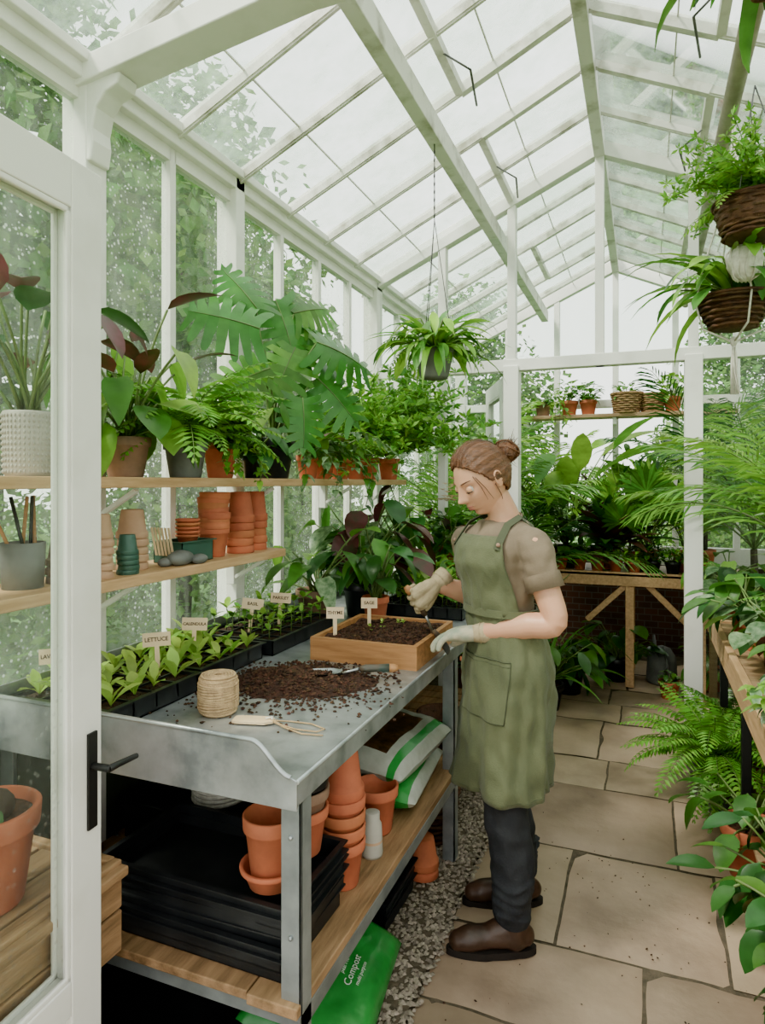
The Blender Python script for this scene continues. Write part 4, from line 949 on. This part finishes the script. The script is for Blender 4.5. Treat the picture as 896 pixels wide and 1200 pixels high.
for n_, (x, y), r, f in [
 ('potted_areca_palm', (-1.25, 4.55), .14, lambda mb, z: palm(mb, z, 16, 1.2, .44, [L_MID, L_FERN, L_LITE], .75)),
 ('potted_areca_palm', (-.95, 5.0), .14, lambda mb, z: palm(mb, z, 14, 1.1, .42, [L_MID, L_DARK], .5)),
 ('potted_parlour_palm', (-1.4, 5.2), .14, lambda mb, z: palm(mb, z, 16, 1.25, .44, [L_FERN, L_MID, L_LITE], 1.0)),
 ('potted_ficus', (-1.02, 4.5), .13, lambda mb, z: bush(mb, z, 460, .36, .95, .13, .05, [L_MID, L_DARK, L_LITE])),
 ('potted_kentia_palm', (.68, 5.0), .14, lambda mb, z: palm(mb, z, 13, 1.3, .5, [L_MID, L_LITE], .85)),
 ('potted_kentia_palm', (.92, 5.5), .14, lambda mb, z: palm(mb, z, 13, 1.25, .5, [L_MID, L_DARK], 1.1)),
 ('potted_hosta', (-.50, 4.85), .11, lambda mb, z: broad(mb, z, 34, .32, .19, .13, [L_DARK, L_MID], 'heart', (.2, 1.45))),
 ('potted_hosta', (-.20, 5.30), .11, lambda mb, z: broad(mb, z, 30, .30, .18, .13, [L_DARK, L_MID], 'ov', (.2, 1.45))),
 ('potted_peace_lily', (-.60, 4.45), .11, lambda mb, z: (broad(mb, z, 26, .45, .20, .09, [L_MID, L_DARK], 'lan', (.6, 1.5)), straps(mb, z, 20, .6, .03, [L_MID]))),
 ('potted_hosta', (.44, 5.30), .10, lambda mb, z: broad(mb, z, 22, .28, .15, .1, [L_MID], 'heart', (.2, 1.45))),
]: planted(n_, (x, y, 0), r, r*1.6, R.choice([BLK, TERRA, GREYP]), f)
planted('terracotta_flowerpot', (.16, 4.98, 0), .07, .12, TERRA, lambda mb, z: bush(mb, z, 30, .07, .08, .05, .03, [L_MID]))
mb = MB(); mb.lathe([(0, 0), (.10, 0), (.11, .02), (.10, .2), (.06, .26), (0, .28)], GREYP, 20); mb.tube([(.09, 0, .08), (.18, 0, .2), (.24, 0, .3)], [.02, .015, .012], GREYP, 8); mb.tube([(-.09, 0, .08), (-.17, 0, .16), (-.05, 0, .28)], .01, GREYP, 8); obj(mb, 'watering_can', (.12, 5.35, 0), rz=1.8)

# ================================================================== WOMAN
woman = bpy.data.objects.new('woman', None); COL.objects.link(woman)
woman.location = (-.46, 2.22, 0); woman.rotation_euler = (0, 0, radians(215))
def fold_tex(name, size, depth=1):
    t = bpy.data.textures.new(name, 'CLOUDS'); t.noise_scale = size; t.noise_depth = depth; return t
FT1 = fold_tex('cloth_folds', .07); FT2 = fold_tex('cloth_folds_large', .13)
def remesh(mb, name, vox, sm, mat, it=4, fac=.5, disp=None):
    for i in range(len(mb.m)): mb.m[i] = mat; mb.sm[i] = True
    o = obj(mb, name, parent=woman)
    r = o.modifiers.new('r', 'REMESH'); r.mode = 'VOXEL'; r.voxel_size = vox; r.use_smooth_shade = True
    s = o.modifiers.new('s', 'SMOOTH'); s.factor = fac; s.iterations = it
    if disp:
        d = o.modifiers.new('folds', 'DISPLACE'); d.texture = disp[0]; d.strength = disp[1]; d.mid_level = .5
    return o
HEM = .495
RG = [
 (HEM, -.005, .01, .112, .148, 0), (.62, -.015, .01, .112, .150, 0), (.78, -.027, 0, .113, .158, 3), (.88, -.036, 0, .118, .165, 4), (.98, -.028, 0, .102, .150, 8),
 (1.07, -.008, 0, .084, .124, 12), (1.15, 0, 0, .088, .126, 15), (1.23, .010, 0, .105, .136, 18), (1.29, .006, 0, .097, .144, 18), (1.335, -.004, 0, .074, .130, 18), (1.362, -.012, 0, .058, .090, 18), (1.385, -.014, 0, .050, .060, 18)]
def ring(z):
    if z <= RG[0][0]: return RG[0][1:]
    for a, b in zip(RG, RG[1:]):
        if z <= b[0]:
            t = (z-a[0])/(b[0]-a[0])
            return tuple(a[i]+(b[i]-a[i])*t for i in range(1, 6))
    return RG[-1][1:]
def RP(z, ang, off=0):
    cx, cy, rx, ry, yw = ring(z); q = radians(yw); x, y = (rx+off)*cos(ang), (ry+off)*sin(ang)
    return Vector((cx+x*cos(q)-y*sin(q), cy+x*sin(q)+y*cos(q), z))
def ringtube(mb, zs, off, mat, seg=40):
    vs = [RP(z, 2*pi*k/seg, off) for z in zs for k in range(seg)]
    n = len(zs); fs = [(i*seg+k, i*seg+(k+1) % seg, (i+1)*seg+(k+1) % seg, (i+1)*seg+k) for i in range(n-1) for k in range(seg)]
    fs += [tuple(range(seg))[::-1], tuple((n-1)*seg+k for k in range(seg))]
    mb.add(vs, fs, mat, True)
def limb(mb, pts, rad, mat=None, seg=20, flat=1.0):
    P = [Vector(p) for p in pts]; out = []; rr = []
    for i in range(len(P)-1):
        p0, p1, p2, p3 = P[max(0, i-1)], P[i], P[i+1], P[min(len(P)-1, i+2)]
        r0, r1, r2, r3 = rad[max(0, i-1)], rad[i], rad[i+1], rad[min(len(P)-1, i+2)]
        for k in range(5):
            t = k/5; f = lambda a, b, c, d: .5*((2*b)+(c-a)*t+(2*a-5*b+4*c-d)*t*t+(-a+3*b-3*c+d)*t**3)
            out.append(f(p0, p1, p2, p3)); rr.append(f(r0, r1, r2, r3))
    out.append(P[-1]); rr.append(rad[-1])
    d0 = (out[0]-out[1]).normalized(); d1 = (out[-1]-out[-2]).normalized()
    pre = [(out[0]+d0*rr[0]*sin(a), rr[0]*cos(a)) for a in (1.45, 1.1, .7, .35)]; post = [(out[-1]+d1*rr[-1]*sin(a), rr[-1]*cos(a)) for a in (.35, .7, 1.1, 1.45)]
    pp = [a for a, b in pre]+out+[a for a, b in post]; r2_ = [b for a, b in pre]+rr+[b for a, b in post]
    mb.tube(pp, r2_, mat or SKIN, seg, flat=flat)

SHL, ELL, WRL = Vector((-.056, .150, 1.296)), Vector((-.095, .215, 1.065)), Vector((.095, .035, 1.0))
SHR, ELR, WRR = Vector((.054, -.147, 1.296)), Vector((-.01, -.240, 1.075)), Vector((.155, -.205, 1.13))
HC = Vector((.062, .004, 1.512)); HY, HP = radians(12), radians(31)
HX = Matrix.Translation(HC) @ Matrix.Rotation(HY, 4, 'Z') @ Matrix.Rotation(HP, 4, 'Y') @ Matrix.Scale(1.06, 4)
def headpt(dx, dy, dz, off=0):
    x = dx*(.088 if dx > 0 else .100); y = dy*.072; z = dz*.114
    if dz < 0:
        t = -dz; y *= 1-.34*t**1.6
        if dx > 0: x = x+.012*t*dx
        else: x *= 1-.50*t
    if dx > 0:
        g = lambda y0, z0, sy, sz: exp(-((y-y0)/sy)**2-((z-z0)/sz)**2)
        s = abs(y); gs = lambda y0, z0, sy, sz: exp(-((s-y0)/sy)**2-((z-z0)/sz)**2)
        x += .024*g(0, -.024, .0095, .0115)+.014*g(0, -.004, .0085, .020)+.006*gs(.013, -.028, .006, .007)
        x -= .011*gs(.031, .008, .016, .012); x += .004*gs(.028, .026, .02, .008)+.004*gs(.040, -.022, .018, .018)
        x += .008*g(0, -.051, .017, .005)+.008*g(0, -.063, .014, .0055)-.004*g(0, -.057, .019, .0022)-.005*g(0, -.074, .02, .006)
        x += .011*g(0, -.093, .018, .014)
    n = Vector((dx, dy, dz)); return Vector((x, y, z))+n*off
def headmesh(mb, off, mat, keep=None, seg=96, rings=84, rip=None):
    vs = []
    for i in range(rings+1):
        th = pi*i/rings
        for k in range(seg):
            a = 2*pi*k/seg; d = (sin(th)*cos(a), sin(th)*sin(a), cos(th)); o = off if rip is None else off+rip(*d)
            vs.append(headpt(*d, o))
    fs = []
    for i in range(rings):
        for k in range(seg):
            l = (k+1) % seg; f = (i*seg+k, (i+1)*seg+k, (i+1)*seg+l, i*seg+l)
            if keep:
                c = sum((vs[q] for q in f), Vector())/4
                if not keep(c): continue
            fs.append(f)
    mb.add(vs, fs, mat, True, HX)
mb = MB(); headmesh(mb, 0, SKIN)
limb(mb, [(-.025, 0, 1.355), (-.012, 0, 1.405), (.014, .002, 1.455), (.032, .003, 1.495)], [.062, .050, .047, .048])
ringtube(mb, [.80, .9, 1.0, 1.07, 1.15, 1.23, 1.29, 1.335, 1.36, 1.378], -.008, SKIN)
for S_, E_, W_ in ((SHL, ELL, WRL), (SHR, ELR, WRR)):
    mid = (S_+E_)/2; fm = E_+(W_-E_)*.3
    limb(mb, [S_, mid, E_, fm, E_+(W_-E_)*.7, W_], [.048, .044, .039, .041, .033, .027])
for s in (-1, 1):
    m2 = MB(); m2.ball((-.008, s*.073, -.004), (.018, .008, .030), SKIN, seg=16, rings=12); mb.add(m2.v, m2.f, SKIN, True, HX)
remesh(mb, 'body', .0035, 3, SKIN, 2, .4)
mb = MB()
for s in (-1, 1):
    e = (.0715, s*.031, .004)
    mb.ball(e, .0125, EYEW, HX, 16, 12)
    vs = []; fs = []; N1, N2 = 12, 10
    for i in range(N1+1):
        for k in range(N2+1):
            a = -1.35+2.7*k/N2; b = -.42+1.7*i/N1; r = .0136
            vs.append((e[0]+r*cos(a)*cos(b), e[1]+r*sin(a)*cos(b)*1.12, e[2]+r*sin(b)))
    for i in range(N1):
        for k in range(N2): fs.append((i*(N2+1)+k, i*(N2+1)+k+1, (i+1)*(N2+1)+k+1, (i+1)*(N2+1)+k))
    mb.add(vs, fs, SKIN, True, HX)
    mb.tube([vs[k] for k in range(N2+1)], .0014, LASH, 5, HX)
    for k in range(1, N2, 1):
        p = Vector(vs[k]); mb.tube([p, p+Vector((.004, (k-5)*.0006*1, -.002))], [.0007, .0003], LASH, 4, HX)
    vl = [(e[0]+.0136*cos(a)*cos(.75), e[1]+.0138*sin(a)*cos(.75)*1.1, e[2]-.0136*sin(.75)) for a in [-1.3+2.6*k/8 for k in range(9)]]
    mb.tube(vl, .0022, SKIN, 5, HX)
    mb.ball((e[0]+.0095, e[1], e[2]-.0055), (.0045, .005, .005), LASH, HX, 10, 8)
    br = [headpt(*Vector((cos(q*.9+.22)*1.0, s*sin(q*.9+.22), .245+.045*sin(q*3))).normalized(), .001) for q in [i/8*.55 for i in range(9)]]
    mb.tube(br, [.0010, .0020, .0025, .0025, .0023, .002, .0016, .0012, .0006], HAIR, 5, HX)
for z0, zz, th in ((-.0525, .0, .0030), (-.0625, .0, .0038)):
    pts = []
    for k in range(9):
        y = -.019+.038*k/8
        d = Vector((1, y/.072, z0/.114)).normalized(); p = headpt(*d, 0); pts.append((p.x-.0016, y, z0))
    mb.tube(pts, [.0008, .0018, .0027, th*.95, th, th*.95, .0027, .0018, .0008], LIPM, 8, HX)
for s in (-1, 1): mb.tube([(-.008+.013*cos(a), s*(.079+.002*sin(a)), -.002+.023*sin(a)) for a in [-.9+i*.42 for i in range(10)]], .0034, SKIN, 6, HX)
obj(mb, 'face', parent=woman)
def keep(c):
    x, y, z = c; hl = .012*noise.noise((y*60, z*40, 1))*.3
    if z > .080: return x < .050+(.095-z)*-.2+hl+.02
    if z > .040: return x < .068-.75*(.080-z)+hl
    if z > .0: return x < .036-.55*(.040-z)+hl
    if z > -.050: return x < .012+.75*z-.010+hl
    return z > -.066 and x < -.035
mb = MB()
def rip(dx, dy, dz):
    ang = math.atan2(dy*1.0, dz-.1+1e-6); return .0010*sin(60*ang)+.0014*sin(23*ang+2)+.0018*noise.noise((dx*5, dy*9, dz*9))+.004*min(1, max(0, (.75-dx)/.3))
headmesh(mb, .006, HAIR, keep, 160, 96, rip=rip)
ho = obj(mb, 'hair', parent=woman); sd = ho.modifiers.new('t', 'SOLIDIFY'); sd.thickness = .010; sd.offset = -1
mb = MB(); bc = Vector((-.126, 0, .026))
m2 = MB(); m2.ball(bc, (.033, .037, .036), HAIR, seg=18, rings=12); mb.add(m2.v, m2.f, HAIR, True, HX)
for k in range(30):
    a0 = U(0, 6.28); ax = Vector((U(-.5, .5)-.6, U(-.6, .6), U(-.6, .6))).normalized(); s1 = ax.cross(Vector((0, .3, 1))).normalized(); s2 = ax.cross(s1); rr = U(.030, .039); o_ = ax*U(-.012, .016)
    mb.tube([bc+o_+s1*cos(a0+t*.28)*rr+s2*sin(a0+t*.28)*rr for t in range(14)], [.0012+.0028*sin(pi*t/13) for t in range(14)], HAIR, 5, HX)
for k in range(46):
    a = bc+Vector((U(-.03, .02), U(-.03, .03), U(-.03, .035))); b = a+Vector((-U(.0, .04), U(-.03, .03), U(-.04, .04)))
    mb.tube([a, (a+b)/2+Vector((0, .006, .006)), b], [.0013, .0009, .0004], HAIR, 4, HX)
for s in (-1, 1):
    for (a_, b_, c_) in (((.62, .72, .35), (.56, .84, 0), (.50, .85, -.42)), ((.58, .78, .3), (.45, .88, -.05), (.30, .90, -.5)), ((.1, .98, -.1), (.0, .95, -.5), (-.1, .8, -.8))):
        mb.tube([headpt(*Vector((a_[0], s*a_[1], a_[2])).normalized(), .007), headpt(*Vector((b_[0], s*b_[1], b_[2])).normalized(), .009), headpt(*Vector((c_[0], s*c_[1], c_[2])).normalized(), .007)], [.0018, .0013, .0005], HAIR, 5, HX)
for k in range(14):
    y0 = U(-.5, .5); pts = [headpt(*Vector((cos(t), y0*(1-t/4), sin(t))).normalized(), .010+.006*sin(t)) for t in [.75+i*.2 for i in range(10)]]
    mb.tube(pts, .0006, HAIR, 3, HX)
obj(mb, 'hair_bun', parent=woman)
mb = MB(); ringtube(mb, [.93, 1.0, 1.07, 1.15, 1.23, 1.29, 1.335, 1.36, 1.372], .008, TEE)
for S_, E_ in ((SHL, ELL), (SHR, ELR)):
    d = (E_-S_); n_ = Vector((S_.x*.55, S_.y*.45, 1.310)); limb(mb, [n_, S_, S_+d*.22, S_+d*.42], [.046, .053, .056, .057])
remesh(mb, 't_shirt', .0055, 5, TEE, 4, .5, (FT1, .022))
mb = MB()
for S_, E_ in ((SHL, ELL), (SHR, ELR)):
    d = (E_-S_); dn = d.normalized(); c = S_+d*.58; s1 = dn.cross(Vector((1, 0, 0))).normalized(); s2 = dn.cross(s1)
    N = 28; vs = []
    for r, o_ in ((.0575, -.05), (.0605, 0), (.0575, 0), (.052, -.01)): vs += [c+dn*o_+s1*cos(2*pi*k/N)*(r+.003*sin(6*pi*k/N))+s2*sin(2*pi*k/N)*r for k in range(N)]
    mb.add(vs, [(i*N+k, i*N+(k+1) % N, (i+1)*N+(k+1) % N, (i+1)*N+k) for i in range(3) for k in range(N)], TEE, True)
cpts = [Vector((-.016+.060*cos(a)*cos(.3)-.065*sin(a)*sin(.3), .060*cos(a)*sin(.3)+.065*sin(a)*cos(.3), 1.374-.020*cos(a))) for a in [2*pi*k/30 for k in range(31)]]
mb.tube(cpts, .0050, TEE, 8); obj(mb, 't_shirt_trim', parent=woman)
NZ = 44
mb = MB(); zs = [HEM+(1.085-HEM)*i/NZ for i in range(NZ+1)]; N = 120; vs = []
A0 = 2.75
def aoff(z, a):
    fl = max(0, (1.0-z)/.50)
    return .016+.026*fl**1.2+fl*(.011*sin(a*7+z*2)+.012*sin(a*3.3+1+z*5)+.005*sin(a*15+z*6))+.018*noise.noise((a*2.2, z*7, 2))*min(1, fl*1.5+.2)+.010*noise.noise((a*5+z*9, z*16, 5))
for z in zs:
    for k in range(N+1):
        a = -A0+2*A0*k/N
        vs.append(RP(z, a, aoff(z, a)))
mb.add(vs, [(i*(N+1)+k, i*(N+1)+k+1, (i+1)*(N+1)+k+1, (i+1)*(N+1)+k) for i in range(NZ) for k in range(N)], APRON, True)
vs = []; nz = 24; nk = 40
def bibA(t): return 1.35*(1-t)**1.1+.74*(1-(1-t)**1.1) if t < 1 else .74
for i in range(nz+1):
    t = i/nz; z = 1.07+(1.325-1.07)*t; w_ = bibA(t)
    for k in range(nk+1):
        a = -w_+2*w_*k/nk; vs.append(RP(z, a, .022+.010*noise.noise((a*4, z*14, 8))*(1-t*.6)+.004*noise.noise((a*9+z*12, z*30, 3))))
mb.add(vs, [(i*(nk+1)+k, i*(nk+1)+k+1, (i+1)*(nk+1)+k+1, (i+1)*(nk+1)+k) for i in range(nz) for k in range(nk)], APRON, True)
ao = obj(mb, 'apron', parent=woman); sd = ao.modifiers.new('t', 'SOLIDIFY'); sd.thickness = .004; sd.offset = 0
mb = MB()
def ribbon(pts, w, t, mat, outf):
    vs = []; n = len(pts)
    for i, p in enumerate(pts):
        d = (pts[min(n-1, i+1)]-pts[max(0, i-1)]).normalized(); o_ = outf(p, i); s = d.cross(o_).normalized()
        vs += [p-s*w/2+o_*t, p+s*w/2+o_*t, p+s*w/2-o_*t, p-s*w/2-o_*t]
    fs = []
    for i in range(n-1):
        for k in range(4): fs.append((i*4+k, i*4+(k+1) % 4, (i+1)*4+(k+1) % 4, (i+1)*4+k))
    mb.add(vs, fs, mat, False)
ribbon([RP(1.075, -2.9+5.8*k/50, .027) for k in range(51)], .024, .0018, APRON, lambda p, i: Vector((p.x, p.y, 0)).normalized())
for s in (-1, 1):
    sh = SHL if s > 0 else SHR
    top = Vector((sh.x*.56-.008, sh.y*.56, 1.376)); b0 = RP(1.318, s*.70, .025); bk = RP(1.30, s*2.35, .020); bk2 = RP(1.2, s*2.8, .022); bk3 = RP(1.09, -s*2.9, .024)
    P_ = [RP(1.285, s*.70, .027), b0, (b0+top)/2+Vector((.010, 0, .014)), top+Vector((0, 0, .010)), (top+bk)/2+Vector((-.012, 0, .016)), bk, bk2, bk3]
    ribbon(P_, .024, .0018, APRON2, lambda p, i: (p-Vector((-.01, 0, 1.26 if p.z > 1.3 else p.z))).normalized())
    q = RP(1.300, s*.70, .032); mb.ball(q, (.007, .007, .007), TERRA2, seg=10, rings=6)
bk = RP(1.075, pi, .03)
for s in (-1, 1): mb.tube([bk, bk+Vector((-.02, s*.035, .02)), bk+Vector((-.02, s*.05, -.005)), bk], .005, APRON, 6); mb.tube([bk, bk+Vector((-.02, s*.02, -.08)), bk+Vector((-.015, s*.03, -.17))], .005, APRON, 6, flat=.4)
def SP(z, a, o_=0): return RP(z, a, aoff(z, a)+o_)
for (a0, a1, z0, z1) in ((-.30, .98, .74, .93),):
    vs = [SP(z0+(z1-z0)*i/10, a0+(a1-a0)*k/28, .005) for i in range(11) for k in range(29)]
    mb.add(vs, [(i*29+k, i*29+k+1, (i+1)*29+k+1, (i+1)*29+k) for i in range(10) for k in range(28)], APRON, True)
    for line, r in (([SP(z1, a0+(a1-a0)*k/20, .006) for k in range(21)], .0022), ([SP(z0, a0+(a1-a0)*k/20, .005) for k in range(21)], .0014), ([SP(z0+(z1-z0)*k/8, a0, .005) for k in range(9)], .0014), ([SP(z0+(z1-z0)*k/8, a1, .005) for k in range(9)], .0014), ([SP(z1-.014, a0+(a1-a0)*k/20, .0055) for k in range(21)], .0010)): mb.tube(line, r, APRON2, 5)
mb.tube([SP(HEM+.012, -A0+2*A0*k/60, .0015) for k in range(61)], .0012, APRON2, 5)
obj(mb, 'apron_straps', parent=woman)
AL, AR = Vector((.010, .135, .10)), Vector((-.125, -.085, .10))
mb = MB(); ringtube(mb, [.78, .84, .90, .97, 1.03], -.006, JEAN)
for h_, k_, a_ in ((Vector((-.03, .075, .85)), Vector((.018, .100, .48)), AL), (Vector((-.045, -.075, .85)), Vector((-.045, -.080, .48)), AR)):
    limb(mb, [h_, (h_+k_)/2, k_, (k_+a_)/2+Vector((-.010, 0, 0)), a_+Vector((0, 0, .035))], [.088, .082, .074, .069, .062])
    for q in range(4):
        z = .135+.032*q; mb.tube([(a_.x+cos(t)*.060+.004*sin(3*t+q), a_.y+sin(t)*.060, z+.008*sin(t*2+q)) for t in [2*pi*i/20 for i in range(21)]], .006, JEAN, 6)
remesh(mb, 'trousers', .006, 4, JEAN, 4, .5, (FT1, .022))
mb = MB(); ms = MB()
for a_ in (AL, AR):
    X = TR(a_.x, a_.y, 0, rz=radians(-13))
    m2 = MB()
    limb(m2, [(-.035, 0, .055), (.02, 0, .058), (.08, 0, .052), (.14, .0, .045), (.172, 0, .040)], [.036, .040, .037, .039, .032])
    limb(m2, [(-.008, 0, .05), (-.005, 0, .09), (-.002, 0, .125)], [.044, .043, .046])
    limb(m2, [(.0, 0, .085), (.05, 0, .068), (.09, 0, .055)], [.038, .036, .03])
    m2.v = [(x, y, max(.018, z)) for x, y, z in m2.v]
    mb.add(m2.v, m2.f, BOOT, True, X)
    out = []
    for k in range(40):
        t = 2*pi*k/40; x = .068+.144*cos(t); y = .043*sin(t)*(1-.12*cos(t)**2)*(.88 if -.02 < x < .09 else 1); out.append((x, y))
    n = len(out); vs = [(x, y, z) for z in (0, .022) for x, y in out]
    ms.add(vs, [tuple(range(n))[::-1], tuple(range(n, 2*n))]+[(k, (k+1) % n, (k+1) % n+n, k+n) for k in range(n)], SOLE, False, X)
remesh(mb, 'boots', .005, 3, BOOT, 3, .5, (FT1, .006))
obj(ms, 'boot_soles', parent=woman)
def hand(wr, hx, hy, sg, curls, thumb, mat, name, cuff, spread=.06):
    hx = hx.normalized(); hy = (hy-hx*hy.dot(hx)).normalized(); hz = hx.cross(hy)*sg
    X = Matrix(((hx.x, hy.x, hz.x, wr.x), (hx.y, hy.y, hz.y, wr.y), (hx.z, hy.z, hz.z, wr.z), (0, 0, 0, 1))) @ Matrix.Scale(1.07, 4)
    mb = MB()
    limb(mb, [(-.01, 0, 0), (.03, .004, 0), (.06, .012, 0), (.088, .014, -.002)], [.026, .026, .023, .0175])
    limb(mb, [(.0, 0, 0), (.03, -.012, 0), (.06, -.018, 0), (.083, -.019, -.002)], [.024, .024, .020, .0165])
    limb(mb, [(.05, -.028, 0), (.075, -.030, -.002)], [.015, .014])
    for i, (y, L, r) in enumerate(((.032, .074, .0105), (.0105, .082, .0108), (-.0115, .076, .0105), (-.032, .060, .0098))):
        p = Vector((.078-(.008 if i == 3 else 0), y, 0)); a = curls[i][0]; sp_ = (1.2-i)*spread
        pts = [p]
        for j, fr in enumerate((.45, .31, .24)):
            p = p+Vector((cos(a)*cos(sp_), sin(sp_), -sin(a)))*L*fr; pts.append(p); a += curls[i][1]
        limb(mb, pts, [r, r*.98, r*.93, r*.82], seg=12)
    limb(mb, [Vector(q) for q in thumb], [.016, .0135, .0118, .010], seg=12)
    m2 = MB(); m2.add(mb.v, mb.f, mat, True, X)
    remesh(m2, name, .0028, 3, mat, 2, .5, (FT1, .002))
    mc = MB(); mc.tube([X @ Vector((-.05, 0, 0)), X @ Vector((-.03, 0, 0)), X @ Vector((-.008, 0, 0)), X @ Vector((.006, 0, 0))], [.035, .036, .031, .028], cuff, 20)
    for k in range(3): mc.tube([X @ Vector((-.045+.014*k, cos(t)*.0325, sin(t)*.0325)) for t in [2*pi*i/20 for i in range(21)]], .002, cuff, 5)
    obj(mc, name+'_cuff', parent=woman)
    return X
hand(WRL, Vector((.80, -.56, -.14)), Vector((-.5, -.8, -.1)), -1, [(.12, .30), (.22, .32), (.32, .36), (.40, .40)], [(.015, .022, -.006), (.045, .050, -.018), (.072, .062, -.028), (.095, .062, -.036)], GLOVG, 'left_hand', GLOV, .10)
hx, hy = Vector((.72, .18, -.52)), Vector((.45, .15, -.88))
Xr = hand(WRR, hx, hy, 1, [(1.0, 1.05), (1.05, 1.1), (1.05, 1.1), (1.1, 1.1)], [(.020, .022, -.008), (.050, .045, -.022), (.078, .052, -.030), (.098, .044, -.036)], GLOV, 'right_hand', GLOV, .02)
mb = MB()
Xt = Xr @ Matrix.Translation((.098, .125, -.030)) @ Matrix.Rotation(radians(-90), 4, 'Z') @ Matrix.Rotation(radians(90), 4, 'X')
trowel(mb, Xt, .11)
mm = Matrix.Translation(woman.location) @ Matrix.Rotation(radians(215), 4, 'Z')
mb.v = [tuple(mm @ Vector(p)) for p in mb.v]
obj(mb, 'hand_trowel')
print('done', len(bpy.data.objects), sum(len(m.polygons) for m in bpy.data.meshes))
